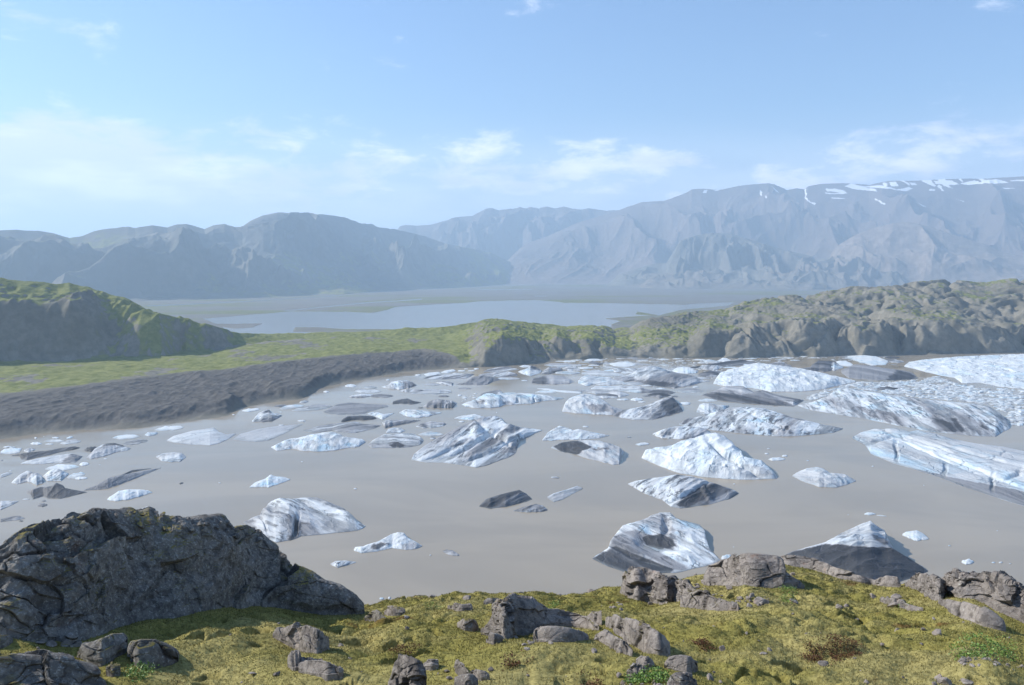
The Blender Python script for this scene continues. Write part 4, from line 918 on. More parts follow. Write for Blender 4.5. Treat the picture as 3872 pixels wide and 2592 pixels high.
berg('C', '762,900 800,875 860,850 930,840 970,850 1020,880 1120,890 1200,935', '762,905 850,947 950,979 1060,983 1120,967 1200,939', 'L', 'small grey-white iceberg alone in the right open water, below the ribbed one', c=0.55, ang=-12, tone=0.2, stripe=0.3)
berg('C', '-10,548 50,510 160,490 250,460 330,438 450,430 560,440 640,462 700,480 760,505 850,520 960,550 1050,565 1110,578', '-10,553 100,572 250,597 420,612 560,627 700,634 800,632 920,620 1050,607 1110,583', 'L', 'long ribbed pale iceberg right of centre with a small arch at its foot', c=0.5, p=1.8, ang=38, tone=0.14, stripe=1.0, feat=0.6, res=1.3, ridge=0.6, feats=[(635, 600, 26, 14, 0, -5), (722, 574, 16, 16, 0, -5), (760, 600, 60, 22, -20, 3), (640, 540, 200, 12, -25, -2)], dark=[('610,590 650,585 640,610 615,612', 0.5), ('712,560 735,562 732,588 718,585', 0.6), ('700,470 980,545 700,500', 0.2)],  # arch holes darkened by painted shade
     light=[('600,630 720,500 1110,580 800,640', 0.1)])
berg('C', '148,350 200,332 240,318 310,290 370,288 430,292 500,330 560,316 640,343 720,363 840,383', '148,358 260,387 420,407 600,420 770,430 840,392', 'D', 'dark grey iceberg with two low peaks, in front of the big fissured white one', c=0.5, p=1.3, ang=-8, tone=0.42, stripe=0.8, dark=[('148,352 240,335 420,345 560,330 780,425 600,425 300,395', 0.22)])
berg('C', '225,270 245,235 270,200 320,180 400,160 470,140 530,130 600,140 680,150 800,165 950,195 1100,230 1195,253', '225,277 300,292 420,302 540,312 620,330 780,330 900,322 1000,307 1100,282 1195,262', 'W', 'big fissured bright white iceberg with blue cracks along its right side', c=0.55, p=2.8, ang=-35, stripe=0.25, crack=0.45, feat=0.8, ridge=1.1, res=1.3, blue=0.3)
berg('C', '500,145 560,140 620,132 680,122 700,128 760,153', '500,150 600,160 760,160', 'D', 'dark-sided ice peak showing behind the big fissured white iceberg', c=0.5, tone=0.4)
berg('C', '60,160 200,140 330,118 420,110 520,130', '60,172 250,172 420,150 520,140', 'G', 'long grey striped floe left behind the big fissured white iceberg', c=0.7, ang=10, tone=0.4)
berg('C', '810,170 880,160 940,115 1010,118 1060,125 1100,160', '810,180 900,192 1000,192 1100,168', 'K', 'black jagged iceberg between the white one and the grey whaleback', c=0.5, tone=0.62)
berg('C', '1005,170 1040,124 1075,140 1115,160', '1005,176 1050,184 1115,166', 'L', 'small blue-green ice pyramid beside the black jagged iceberg', c=0.5, p=1.2, blue=1.0)
lens('C', 1040, 1182, 112, 162, 'W', 'pale floe left of the grey whaleback iceberg', c=0.85, tilt=-0.1)
berg('C', '1095,182 1170,150 1185,142 1250,145 1400,168 1530,185 1580,198 1620,233', '1095,197 1150,237 1300,250 1450,254 1560,247 1620,239', 'D', 'big smooth grey whaleback iceberg with a dark right end', c=0.6, p=1.8, tone=0.46, stripe=0.3, ridge=0.5, ang=-6, dark=[('1480,185 1560,195 1625,235 1520,250 1400,250', 0.3)])
berg('C', '1120,85 1250,78 1340,88 1420,118', '1120,97 1220,127 1300,152 1400,147 1420,124', 'W', 'broad flat white floe behind the grey whaleback iceberg', c=0.85, cat='ice floe', name='ice_floe')
lens('C', 1390, 1500, 86, 106, 'K', 'thin black floe right of the broad flat white one')
lens('C', 1420, 1530, 112, 134, 'G', 'small pale floe beside the tip of the great white shelf')
lens('C', 1330, 1492, 293, 324, 'K', 'dark domed ice lump in the brash behind the long grit-streaked iceberg', name='iceberg', cat='iceberg', tone=0.6)
berg('C', '1525,152 1560,125 1650,110 1750,100 1900,88 2100,78 2343,70 2500,66', '1525,158 1650,188 1760,218 1870,238 1920,272 2050,272 2200,300 2343,312 2500,322', 'W', 'great bright white shelf of broken ice at the right edge', c=0.8, p=4.5, ang=-14, stripe=0.2, crack=0.5, feat=1.2, ridge=1.1, rough=1.3, res=1.3, tone=0.02, blue=0.5)
berg('C', '800,420 900,398 1000,360 1040,328 1080,308 1150,303 1300,330 1450,350 1600,370 1750,388 1900,400 2000,410 2100,428 2180,478 2230,528 2250,572', '800,426 900,456 1060,482 1250,512 1400,542 1550,572 1700,602 1850,617 2000,632 2150,637 2200,602 2250,578', 'L', 'very long white iceberg with black grit streaks down its near side', c=0.62, p=2.0, ang=-32, tone=0.03, stripe=0.85, feat=0.6, res=1.3, ridge=0.5,
     dark=[('1180,420 1350,450 1500,480 1700,500 1850,540 1900,600 1700,600 1500,560 1300,500', 0.30), ('1000,380 1100,360 1250,430 1200,470 1050,420', 0.12), ('1850,505 1880,510 1935,590 1915,605 1870,560', 0.5), ('2035,515 2060,530 2100,590 2050,570', 0.4)], light=[('1080,310 1400,345 1900,400 2100,440 1800,450 1400,400', 0.05)])
berg('C', '1170,640 1230,605 1320,582 1480,578 1560,600 1620,590 1700,603 1850,648 2000,678 2200,703 2343,733 2500,768', '1170,644 1260,692 1300,752 1450,817 1600,862 1800,927 1950,987 2150,1052 2343,1112 2500,1155', 'L', 'huge flat pale grey iceberg with dark cracks, cut by the right edge', c=0.86, p=2.2, ang=-16, tone=0.15, stripe=0.4, crack=0.45, feat=1.1, ridge=0.6, res=1.5, rough=0.8, feats=[(1480, 740, 14, 70, 5, -3), (1330, 660, 130, 9, 14, -3), (1560, 650, 200, 8, -20, -2.5), (1800, 880, 16, 60, -10, -3), (1750, 760, 260, 9, -24, -2.5), (2050, 860, 300, 9, -22, -2.5), (2280, 880, 60, 14, 30, -3), (2130, 940, 14, 60, 0, -2.5), (1700, 680, 220, 8, -18, -2), (2000, 740, 260, 8, -16, -2)],
     dark=[('1500,830 1800,900 1950,930 2200,980 2343,1010 2500,1060 2500,1150 2343,1110 1950,985 1600,862', 0.28)])
berg('C', '1510,1300 1540,1282 1610,1272 1650,1290 1697,1330', '1510,1306 1560,1330 1610,1349 1697,1334', 'W', 'small bright white floe right of the pointed iceberg with the black foot', c=0.65, ang=-10, cat='ice floe', name='ice_floe')
lens('C', 1250, 1335, 1148, 1174, 'W', 'small white ice lump in open water behind the pointed iceberg', )
lens('C', 1335, 1410, 1168, 1179, 'W', 'thin white sliver trailing the small lump behind the pointed iceberg', tilt=-0.1)
lens('C', 1914, 2004, 1464, 1510, 'W', 'small bright white ice block above the near right rocks')
lens('C', 595, 720, 773, 803, 'W', 'thin bright floe right of the tall white iceberg')
lens('C', 690, 735, 756, 775, 'W', 'tiny white crumb beside the thin bright floe')
LM = [(2640, 1770, 'the tall white iceberg'), (3110, 1800, 'the small lone grey-white iceberg'), (3290, 2020, 'the pointed iceberg'), (3460, 2030, 'the small bright floe'), (3650, 2120, 'the bright ice block'), (3500, 1750, 'the huge flat iceberg'), (2800, 2040, 'the bowl-shaped iceberg'), (3850, 1600, 'the grit-streaked iceberg'), (480, 1860, 'the white iceberg with a blue hollow'), (640, 1730, 'the smooth white lump'), (1010, 1810, 'the pointed pale blue iceberg'), (100, 1790, 'the blue-white jagged iceberg'), (120, 1660, 'the cluster of pale floes'), (1200, 1690, 'the blue-capped iceberg'), (1880, 1540, 'the long blue-white iceberg'), (430, 1700, 'the grit-edged domed iceberg'), (1100, 1560, 'the knobbly pale iceberg')]
CR = 'tiny white ice crumb drifting alone in the right-hand open water'
for q in ((2168, 2198, 1484, 1500), (2120, 2148, 1486, 1499), (2238, 2258, 1496, 1504), (1823, 1846, 1372, 1383), (858, 880, 793, 802), (572, 606, 744, 758), (588, 614, 712, 720), (358, 376, 952, 962), (1140, 1150, 1164, 1170), (1303, 1320, 832, 842), (1655, 1665, 963, 970), (2156, 2166, 1271, 1279), (360, 368, 1382, 1390), (2290, 2343, 535, 566)):
    o = lens('C', *q, 'W', CR, group='lone ice crumbs on the right'); p_ = px('C', [((q[0]+q[1])/2, q[2])])[0]; later(o, p_[0], p_[1], 'tiny white ice crumb', LM)
CL = 'tiny white ice crumb drifting alone in the left-hand open water'
for q in (('X', 1525, 1590, 520, 540), ('X', 1455, 1490, 612, 624), ('X', 1655, 1678, 936, 948), ('X', 130, 180, 695, 712), ('X', 505, 550, 205, 240), ('X', 636, 655, 195, 207), ('A', 2050, 2066, 802, 810), ('A', 1485, 1506, 946, 954), ('B', 64, 92, 984, 996), ('B', 1036, 1046, 467, 475), ('A', 1905, 1922, 463, 470), ('A', 1580, 1602, 480, 490)):
    o = lens(q[0], *q[1:], 'W', CL, group='lone ice crumbs on the left'); p_ = px(q[0], [((q[1]+q[2])/2, q[3])])[0]; later(o, p_[0], p_[1], 'tiny white ice crumb', LM)
lens('A', 1218, 1252, 945, 960, 'K', 'tiny black ice splinter in the open water above the rock dome', tilt=0.25)
lens('F', 240, 275, 738, 756, 'W', 'white ice crumb just above the near moss edge, left of two', group='crumbs above the moss edge')
lens('F', 300, 322, 733, 752, 'W', 'white ice crumb just above the near moss edge, right of two', group='crumbs above the moss edge')
lens('C', 275, 375, 1432, 1490, 'L', 'pale blue ice shelf between the bowl-shaped iceberg and the near rock crest', blue=1.0)

# ---- packed floes below the cliffs and in the brash field
def free(x_, y_, r=0.9):
    for bx_, by_, w_, l_ in BERGS[:NBIG]:
        if abs(x_-bx_) < w_*3.78*0.5*r and abs(y_-by_) < 8: return False
    return True
NBIG = len(BERGS)
band = px('B', '1480,120 1700,100 2000,88 2250,92') + px('C', '300,95 800,86 1200,78 1450,84') + px('C', '1500,110 1450,150 1150,125 900,105 500,150 330,190 200,250 60,280 -60,290') + px('B', '2100,380 2050,330 1700,250 1640,180 1450,170')
r_ = random.Random(3)
xs_ = [q[0] for q in band]; ys_ = [q[1] for q in band]
BL = 'small flat floe among many in the packed ice band below the cliffs'
BMARK = [(1975, 1415, 'the dark pyramid'), (2015, 1395, 'the fin-peaked iceberg'), (2120, 1440, 'the boulder-like grey iceberg'), (2350, 1380, 'the flat bright white floe'), (2500, 1410, 'the large grey arched iceberg'), (2590, 1400, 'the bright white dome'), (2720, 1365, 'the smooth white mound'), (2960, 1410, 'the big fissured white iceberg'), (3130, 1385, 'the black jagged iceberg'), (3320, 1410, 'the grey whaleback'), (3280, 1360, 'the broad flat white floe'), (2660, 1390, 'the slant-striped grey iceberg'), (2250, 1450, 'the white hummocky iceberg'), (2230, 1370, 'the white floe with black grit')]
n = 0; tries = 0
placed = []
while n < 150 and tries < 6000:
    tries += 1
    x_ = r_.uniform(min(xs_), max(xs_)); y_ = min(ys_)+(max(ys_)-min(ys_))*r_.random()**1.5
    if not inpoly(np.array([x_]), np.array([y_]), band)[0] or not free(x_, y_, 0.7): continue
    f_ = (y_-1340)/120.0
    w_ = r_.uniform(18, 105)*(0.6+0.5*f_); h_ = max(w_*r_.uniform(0.10, 0.17)*(0.8+0.5*f_), 2.5)
    if any(abs(x_-a_) < (w_+b_)*0.36 and abs(y_-c_) < (h_+d_)*0.36 for a_, c_, b_, d_ in placed): continue
    placed.append((x_, y_, w_, h_))
    k_ = r_.choices(['W', 'L', 'G', 'D'], [4, 4, 4, 1])[0]
    TILE['Z'] = (0, 0, 1.0)
    o = lens('Z', x_-w_/2, x_+w_/2, y_-h_/2, y_+h_/2, k_, BL, group='floes packed below the cliffs', res=0.8, c=0.75)
    later(o, x_, y_, ('broad ' if w_ > 70 else 'small ' if w_ < 35 else '')+{'W': 'white', 'L': 'pale', 'G': 'grey', 'D': 'dark'}[k_]+' floe', BMARK)
    n += 1
brash = px('C', '860,372 960,330 1100,290 1200,262 1450,262 1650,240 1760,225 1900,280 2100,300 2343,320 2343,545 2260,560 2230,500 2160,440 2000,400 1700,375 1450,345 1150,300 1000,350 900,392')
xs_ = [q[0] for q in brash]; ys_ = [q[1] for q in brash]
BL2 = 'white block of broken ice in the brash field between the big right icebergs'
RMARK = [(3100, 1475, 'the big fissured iceberg'), (3320, 1420, 'the grey whaleback'), (3350, 1475, 'the dark domed lump'), (3560, 1420, 'the shelf tip'), (3750, 1460, 'the great white shelf'), (3600, 1540, 'the long grit-streaked iceberg'), (3780, 1590, 'the lower grit-streaked end'), (3150, 1480, 'the upper grit-streaked end')]
n = 0; tries = 0; placed = []
while n < 48 and tries < 6000:
    tries += 1
    x_ = r_.uniform(min(xs_), 3872); y_ = r_.uniform(min(ys_), max(ys_))
    if not inpoly(np.array([x_]), np.array([y_]), brash)[0]: continue
    w_ = r_.uniform(12, 60)*r_.uniform(0.5, 1); h_ = w_*r_.uniform(0.14, 0.34)
    if any(abs(x_-a_) < (w_+b_)*0.42 and abs(y_-c_) < (h_+d_)*0.45 for a_, c_, b_, d_ in placed): continue
    placed.append((x_, y_, w_, h_))
    k_ = r_.choices(['W', 'L', 'G'], [5, 5, 2])[0]
    o = lens('Z', x_-w_/2, x_+w_/2, y_-h_/2, y_+h_/2, k_, BL2, group='blocks in the brash field', res=0.9, c=0.6, rough=1.0)
    later(o, x_, y_, ('large ' if w_ > 40 else 'small ' if w_ < 20 else '')+{'W': 'white', 'L': 'pale blue', 'G': 'grey'}[k_]+' brash block', RMARK)
    n += 1
# fine brash: uncountable small pieces, one mesh
N_ = 19000
u_ = RNG.uniform(min(xs_), 3880, N_*3); v_ = RNG.uniform(min(ys_), max(ys_), N_*3)
k_ = inpoly(u_, v_, brash) & (fbm(u_/40, v_/14, o=3, seed=77) > -0.16)
band_k = inpoly(u_, v_, band)
u_ = u_[k_][:N_]; v_ = v_[k_][:N_]
u2 = RNG.uniform(2050, 3500, 4000); v2_ = RNG.uniform(1345, 1440, 4000); k2 = inpoly(u2, v2_, band)
u_ = np.concatenate([u_, u2[k2][:900]]); v_ = np.concatenate([v_, v2_[k2][:900]])
bx0, by0 = hit(u_, v_)
n = len(u_); sz = 0.45+RNG.random(n)**5*2.6
NS = 6
ang0 = RNG.random((n, 1))*6.28 + np.arange(NS)[None, :]*2*pi/NS + RNG.uniform(-.35, .35, (n, NS))
rr = sz[:, None]*RNG.uniform(0.6, 1.15, (n, NS))
hh = sz*RNG.uniform(0.08, 0.32, n)
base = np.stack([bx0[:, None]+rr*np.cos(ang0)*1.5, by0[:, None]+rr*np.sin(ang0), np.full((n, NS), -0.1)], -1)
topv = np.stack([bx0[:, None]+rr*0.7*np.cos(ang0)*1.5, by0[:, None]+rr*0.7*np.sin(ang0), hh[:, None]*RNG.uniform(0.6, 1.3, (n, NS))], -1)
cen = np.stack([bx0, by0, hh*1.15], -1)[:, None, :]
V = np.concatenate([base, topv, cen], 1).reshape(-1, 3); K = 2*NS+1
Fq = []
for i in range(NS):
    j = (i+1) % NS
    Fq.append((i, j, NS+j, NS+i))
    Fq.append((NS+i, NS+j, 2*NS, 2*NS))
tri = []
for q in Fq:
    tri.append((q[0], q[1], q[2]))
    if q[2] != q[3]: tri.append((q[0], q[2], q[3]))
tri = np.array(tri); Fc = (np.arange(n)[:, None, None]*K+tri[None]).reshape(-1, 3)
o = mesh_from('brash_ice', V, Fc, ICE, smooth=False, attrs={'dark': np.repeat(RNG.uniform(-0.05, 0.3, n)*(RNG.random(n) > 0.5), K)})
for k_, v_ in (('stripe_angle', 0.), ('seed', 5.), ('feature', 2.), ('tone', 0.03), ('blue', 0.5), ('stripe', 0.1), ('crack', 0.)): o[k_] = v_
tag(o, 'field of crushed ice crumbs filling the water between the big right icebergs', 'brash ice', kind='stuff')
# ================================================================== NEAR SLOPE: moss, outcrops, stones
edge_px = px('E', '-900,800 -300,650 0,560 800,500 1600,600 2343,770') + px('F', '150,792 330,758 450,738 600,738 780,712 1000,718 1400,718 1600,718 1750,704 1880,690 2100,690 2280,640') \
    + px('G', '150,600 300,560 450,500 700,495 900,535 1100,592 1300,642 1500,658 1600,660 1700,645 1850,650 2000,665 2200,745 2343,830 2700,1000 3300,1300')
EDGE = az_te(edge_px)
EDGE_D = (np.array([-40, -33, -20, -8, 5, 16, 24, 33, 42])*pi/180, np.array([15, 16, 18.5, 21, 21, 24, 23, 20, 17], float))
DB = 7.5
def ground_z(X, Y, detail=True):
    """height of the near slope (world z), numpy"""
    X = np.asarray(X, float); Y = np.asarray(Y, float)
    az = np.arctan2(X, Y); d = np.hypot(X, Y)
    azc = np.clip(az, -0.75, 0.75)
    te = interp(azc, EDGE); de = np.interp(azc, *EDGE_D)
    ze = te*de; zb = -4.10
    s = (d-DB)/(de-DB)
    z = zb+(ze-zb)*s + 0.10*np.sin(np.clip(s, 0, 1)*pi)
    z = np.where(d < DB, -1.62+(zb+1.62)*(d/DB)**1.2, z)
    over = np.maximum(d-de, 0)
    z = z - np.where(over > 0, 0.12*over + 0.10*np.minimum(over, 4.5)**2*0.9 + np.maximum(over-4.5, 0)*0.78, 0)
    if detail:
        fall = 1-sstep(0, 3, over)*0.5
        z = z + 0.42*fbm(X/3.4, Y/3.4, o=3, seed=900)*sstep(2, 9, d)*(1-0.75*sstep(0.72, 1.0, s)*(over <= 0)) * fall
    return H+z
def ground_fine(X, Y):
    wx = 0.25*fbm(X/1.1, Y/1.1, o=2, seed=910); wy = 0.25*fbm(X/1.1, Y/1.1, o=2, seed=911)
    b1 = 1-np.abs(gn((X+wx)/0.75, (Y+wy)/0.75, seed=912))*1.9
    b2 = 1-np.abs(gn((X+wx)/0.30, (Y+wy)/0.26, seed=913))*1.9
    b3 = np.abs(gn(X/0.11, Y/0.10, seed=914))
    m_ = sstep(-0.35, 0.35, fbm(X/2.6, Y/2.6, o=3, seed=915))
    holes = sstep(0.46, 0.62, gn(X/0.8, Y/0.6, seed=916)+0.35*gn(X/0.25, Y/0.25, seed=917))
    return -0.10+0.17*np.abs(gn((X+wx)/0.95, (Y+wy)/0.75, seed=912)) + 0.085*np.abs(gn((X+wx)/0.33, (Y+wy)/0.27, seed=913))*(0.5+m_) + 0.020*b3 + 0.03*fbm(X/0.5, Y/0.5, o=4, seed=918) - 0.16*holes
def ground_hit(xs, ys):
    """first crossing of photo rays with the near slope"""
    ux, uy, te, az = rays(xs, ys)
    dd = np.linspace(3, 45, 900)
    Xg = ux[:, None]*dd; Yg = uy[:, None]*dd
    g = ground_z(Xg, Yg)-(H+te[:, None]*dd)
    below = g > 0
    k = np.maximum(np.argmax(below, 1), 1); ok = below.any(1)
    ii = np.arange(len(k)); ga, gb = g[ii, k-1], g[ii, k]; fr = np.clip(-ga/np.where(gb-ga == 0, 1, gb-ga), 0, 1)
    de = np.interp(np.clip(az, -0.75, 0.75), *EDGE_D)
    d = np.where(ok, dd[k-1]+fr*(dd[k]-dd[k-1]), de)
    return ux*d, uy*d, d
# --- rock
def rock_mat(name, base, base2, lichen=(0.40, 0.40, 0.37), moss=0.0, lo=0.54, stain=(0.20, 0.13, 0.10)):
    m, t, b = newmat(name)
    p = pos(t)
    n1 = noise(t, p, 0.9, 6, 0.6, 0.3); n2 = noise(t, p, 7.0, 8, 0.72); n3 = noise(t, p, 26.0, 5, 0.7)
    c = mixc(t, maprange(t, n1, 0.35, 0.65), base, base2)
    c = mixc(t, maprange(t, n2, 0.55, 0.40, 0, 0.7), c, tuple(q*0.45 for q in base))
    c = mixc(t, maprange(t, noise(t, p, 1.7, 5, 0.7), 0.60, 0.72, 0, 0.6), c, stain)
    li = math_n(t, 'MULTIPLY', maprange(t, n3, lo, lo+0.06), maprange(t, n2, 0.40, 0.58))
    c = mixc(t, math_n(t, 'MULTIPLY', li, 0.75), c, lichen)
    c = mixc(t, attr(t, 'crack'), c, (0.018, 0.016, 0.014))
    if moss > 0:
        nn = N(t, 'ShaderNodeSeparateXYZ'); t.links.new(N(t, 'ShaderNodeNewGeometry').outputs['Normal'], nn.inputs[0])
        f = math_n(t, 'MULTIPLY', maprange(t, nn.outputs[2], 0.70, 0.92), maprange(t, noise(t, p, 1.1, 5, 0.65), 0.60-0.12*moss, 0.68-0.12*moss))
        c = mixc(t, f, c, mixc(t, n2, (0.17, 0.14, 0.035), (0.24, 0.20, 0.07)))
    t.links.new(c, b.inputs['Base Color']); b.inputs['Roughness'].default_value = 0.92; b.inputs['Specular IOR Level'].default_value = 0.2
    hh = math_n(t, 'ADD', n2, math_n(t, 'MULTIPLY', n3, 0.4))
    bump(t, b, hh, 0.9, 0.045)
    return m
ROCK_D = rock_mat('dark_lichened_basalt', (0.165, 0.152, 0.136), (0.235, 0.217, 0.192), moss=1.0)
ROCK = rock_mat('grey_brown_rock', (0.205, 0.180, 0.160), (0.300, 0.265, 0.235), lichen=(0.45, 0.44, 0.38), moss=0.35, lo=0.58, stain=(0.30, 0.20, 0.15))
STONE = rock_mat('loose_stone', (0.25, 0.215, 0.19), (0.34, 0.30, 0.265), lichen=(0.50, 0.48, 0.42), lo=0.60, stain=(0.33, 0.21, 0.15))

ROCKS = []
base_pts = []
def outcrop(tile, top, bot, mat, label, slope=40, p=1.7, block=0.7, cut=0.75, seed=None, name='rock_outcrop', cat='rock outcrop', res=1.0, strat=(0.62, 1.5, 2.1), group=None, rough=1.0, back=1.0, crackw=0.028, tilt=0.7, cdeep=0.45):
    sd = seed or (len(ROCKS)+1)*7
    T = px(tile, top); Bt = px(tile, bot)
    tx, ty = np.array(T).T; bx, by = np.array(Bt).T
    x0 = min(tx[0], bx[0]); x1 = max(tx[-1], bx[-1])
    wp = (x1-x0)*1024/3872; hp = max((by.max()-ty.min())*1024/3872, 2)
    nu = int(np.clip(wp*2.0*res, 24, 620)); nv1 = int(np.clip(hp*2.6*res, 18, 330)); nv2 = max(10, nv1//3)
    xs = np.linspace(x0, x1, nu)
    yt = np.interp(xs, tx, ty); yb = np.interp(xs, bx, by)
    yt = np.minimum(yt, yb-1.0)
    gx, gy, gd = ground_hit(xs, yb)
    ker = np.hanning(max(9, nu//5)); ker /= ker.sum(); kw = len(ker)//2
    gd = np.convolve(np.pad(gd, (kw, len(ker)-1-kw), 'edge'), ker, 'valid')
    ux, uy, te, az = rays(xs, yt)
    uxb, uyb, teb, _ = rays(xs, yb)
    gz = H+teb*gd
    tl = np.tan(radians(slope))
    depth = np.maximum((H+te*gd-gz)/(tl-te), 0.02)
    ks = max(9, nu//8); ker = np.hanning(ks+2)[1:-1]; ker /= ker.sum()
    depth = np.convolve(np.pad(depth, (ks//2, ks-1-ks//2), 'edge'), ker, 'valid')
    X0 = uxb*gd; Y0 = uyb*gd
    X1 = ux*(gd+depth); Y1 = uy*(gd+depth); Z1 = H+te*(gd+depth)
    bd = depth*0.9*back+0.25
    X2 = ux*(gd+depth+bd); Y2 = uy*(gd+depth+bd); Z2 = np.minimum(Z1+te*bd-0.35*np.maximum(Z1-gz, 0.1)-0.15, ground_z(X2, Y2)-0.2)
    v1 = np.linspace(0, 1, nv1); v2 = np.linspace(0, 1, nv2+1)[1:]
    f1 = 1-(1-v1)**p
    X = np.concatenate([X0[:, None]+v1*(X1-X0)[:, None], X1[:, None]+v2*(X2-X1)[:, None]], 1)
    Y = np.concatenate([Y0[:, None]+v1*(Y1-Y0)[:, None], Y1[:, None]+v2*(Y2-Y1)[:, None]], 1)
    Z = np.concatenate([gz[:, None]+f1*(Z1-gz)[:, None], Z1[:, None]+(Z2-Z1)[:, None]*v2**1.6], 1)
    P = np.stack([X, Y, Z], -1)
    du = np.gradient(P, axis=0); dv = np.gradient(P, axis=1)
    nn = np.cross(du, dv); nn /= np.maximum(np.linalg.norm(nn, axis=-1, keepdims=True), 1e-6)
    nn = np.where(nn[..., 2:3] < 0, -nn, nn)
    q = np.stack([X+tilt*Z, Y, Z], -1)/block*np.array(strat)
    wv_ = 0.35
    q0 = q[..., 0]+wv_*fbm(*(q[..., i]*0.8 for i in range(3)), o=3, seed=sd+1); q1 = q[..., 1]+wv_*fbm(*(q[..., i]*0.8+7 for i in range(3)), o=3, seed=sd+2); q2 = q[..., 2]+wv_*fbm(*(q[..., i]*0.8+3 for i in range(3)), o=3, seed=sd+3)
    f1_, f2_, r1, t1 = voro(q0, q1, q2, seed=sd+4, facet=True)
    g1, g2, r2, t2 = voro(q0*2.3, q1*2.3, q2*2.3, seed=sd+5, facet=True)
    h1, h2, r3, t3 = voro(q0*5.7, q1*5.7, q2*5.7, seed=sd+6, facet=True)
    pick = sstep(-0.1, 0.25, fbm(X/(block*2.5), Y/(block*2.5), Z/(block*2.5), o=2, seed=sd+8))
    pk0 = sstep(-0.12, 0.12, fbm(X/(block*1.6), Y/(block*1.6), Z/(block*1.6), o=3, seed=sd+12))
    ck = sstep(crackw*1.6, 0.0, f2_-f1_)*pk0; ck2 = sstep(crackw*2.2, 0.0, g2-g1)*pick
    ez = np.minimum(1, np.arange(nu)/(0.06*nu))*np.minimum(1, np.arange(nu)[::-1]/(0.06*nu))
    full = np.concatenate([v1, 1-v2*0.6])
    mk = (0.25+0.75*sstep(0, 0.12, full))[None, :]*(0.2+0.8*ez)[:, None]
    sz = np.minimum(1.0, (Z1-gz).max()/1.2)
    disp = block*cut*((r1-0.5)*0.16 + t1*0.38 + ((r2-0.5)*0.08+t2*0.20)*(0.35+pick) + (r3*0.03+t3*0.085)*(0.4+pick)) - block*cdeep*(0.12*ck+0.06*ck2) + rough*0.05*sz*fbm(X/0.4, Y/0.4, Z/0.4, o=5, g=0.6, seed=sd+9) + rough*0.10*sz*fbm(X/1.3, Y/1.3, Z/1.3, o=3, seed=sd+10)
    disp = disp-0.6*disp.mean()-0.25*np.maximum(disp, 0)*sstep(0.6, 1.0, full)[None, :]
    P = P+nn*(disp*mk*np.clip(sz*1.3, 0.3, 1))[..., None]
    base_pts.append(np.stack([X[:, ::max(1, nv1//6)], Y[:, ::max(1, nv1//6)]], -1).reshape(-1, 2))
    P[:, 0, 2] -= 0.25; P[:, 0, :2] *= 0.99; P[0, :, 2] -= 0.35; P[-1, :, 2] -= 0.35
    org = np.array([P[..., 0].mean(), P[..., 1].mean(), gz.mean()])
    o = mesh_from(name, (P-org).reshape(-1, 3), gridF(nu, len(full)), mat, smooth=False, attrs={'crack': np.clip(ck*0.6+ck2*0.4, 0, 1)}, loc=tuple(org))
    tag(o, label, cat, group)
    ROCKS.append(o)
    return o

outcrop('E', '-260,440 -150,420 0,370 80,320 160,290 250,270 330,240 430,205 500,168 560,178 650,155 760,160 880,150 960,165 1010,150 1040,172 1200,185 1350,205 1450,215 1560,228 1680,232 1740,262 1780,285 1830,340 1870,370 1900,390 1930,440 1950,530 2050,580 2120,615 2200,650 2343,695 2423,735 2478,790',
        '-260,1000 0,1005 250,1035 430,1010 620,1035 700,990 760,935 900,905 1050,875 1300,865 1420,810 1650,795 1750,765 1920,795 2100,835 2300,845 2403,862 2478,832', ROCK_D,
        'massive dark cracked rock dome with rubble and yellow moss along its top, lower left', slope=43, p=1.9, block=1.35, cut=0.42, seed=19, res=1.0, strat=(0.6, 1.1, 1.5), tilt=0.6, crackw=0.009, back=1.2, cdeep=0.22, rough=1.7)
# outcrops
outcrop('G', '650,470 700,446 850,462 920,480 1000,510 1100,545 1200,580 1330,622 1400,590 1480,600 1505,650', '650,500 900,545 1000,575 1070,604 1250,646 1400,660 1505,662', ROCK, 'long low rock rib on the skyline in front of the pointed black-footed iceberg', p=1.25, slope=38, block=0.8, seed=31)
outcrop('F', '1880,690 1920,585 1980,540 2060,550 2200,600 2343,640 2389,680 2542,740 2682,792', '1880,700 1960,748 2170,778 2280,755 2343,790 2500,815 2682,822', ROCK, 'grey outcrop with an overhanging black notch at its left tip, on the skyline', p=1.25, slope=38, block=0.95, seed=41, tilt=0.3)
outcrop('G', '160,600 200,530 300,480 400,445 460,438 520,442 600,452 660,455 700,500 700,570 780,620 850,660', '160,645 350,655 550,675 700,668 850,670', ROCK, 'pinkish-grey faceted outcrop on the skyline beside the bowl-shaped iceberg', p=1.25, slope=34, block=0.9, seed=53)
outcrop('G', '1530,650 1580,600 1620,570 1700,590 1780,615 1815,650', '1530,656 1650,700 1700,745 1740,752 1790,745 1815,700', ROCK, 'squarish broken rock left of the large right-hand skyline outcrop', p=1.25, slope=44, block=0.7, seed=61, cat='rock', name='rock')
outcrop('G', '1780,610 1840,555 1900,560 2000,560 2120,575 2180,595 2250,620 2343,670 2480,740 2620,850', '1780,690 1900,735 2000,740 2100,785 2200,850 2343,905 2480,960 2620,1000', ROCK, 'large dark-faced blocky outcrop on the skyline at the right edge', p=1.25, slope=42, block=0.9, seed=67)
outcrop('G', '1755,748 1850,752 1950,772 2050,800 2150,860 2200,900 2222,945', '1755,760 1820,812 1900,868 2050,925 2222,960', ROCK, 'smooth rounded grey rock slab below the right-hand skyline outcrop', p=1.25, slope=34, block=1.4, cut=0.4, seed=71, cat='rock', name='rock')
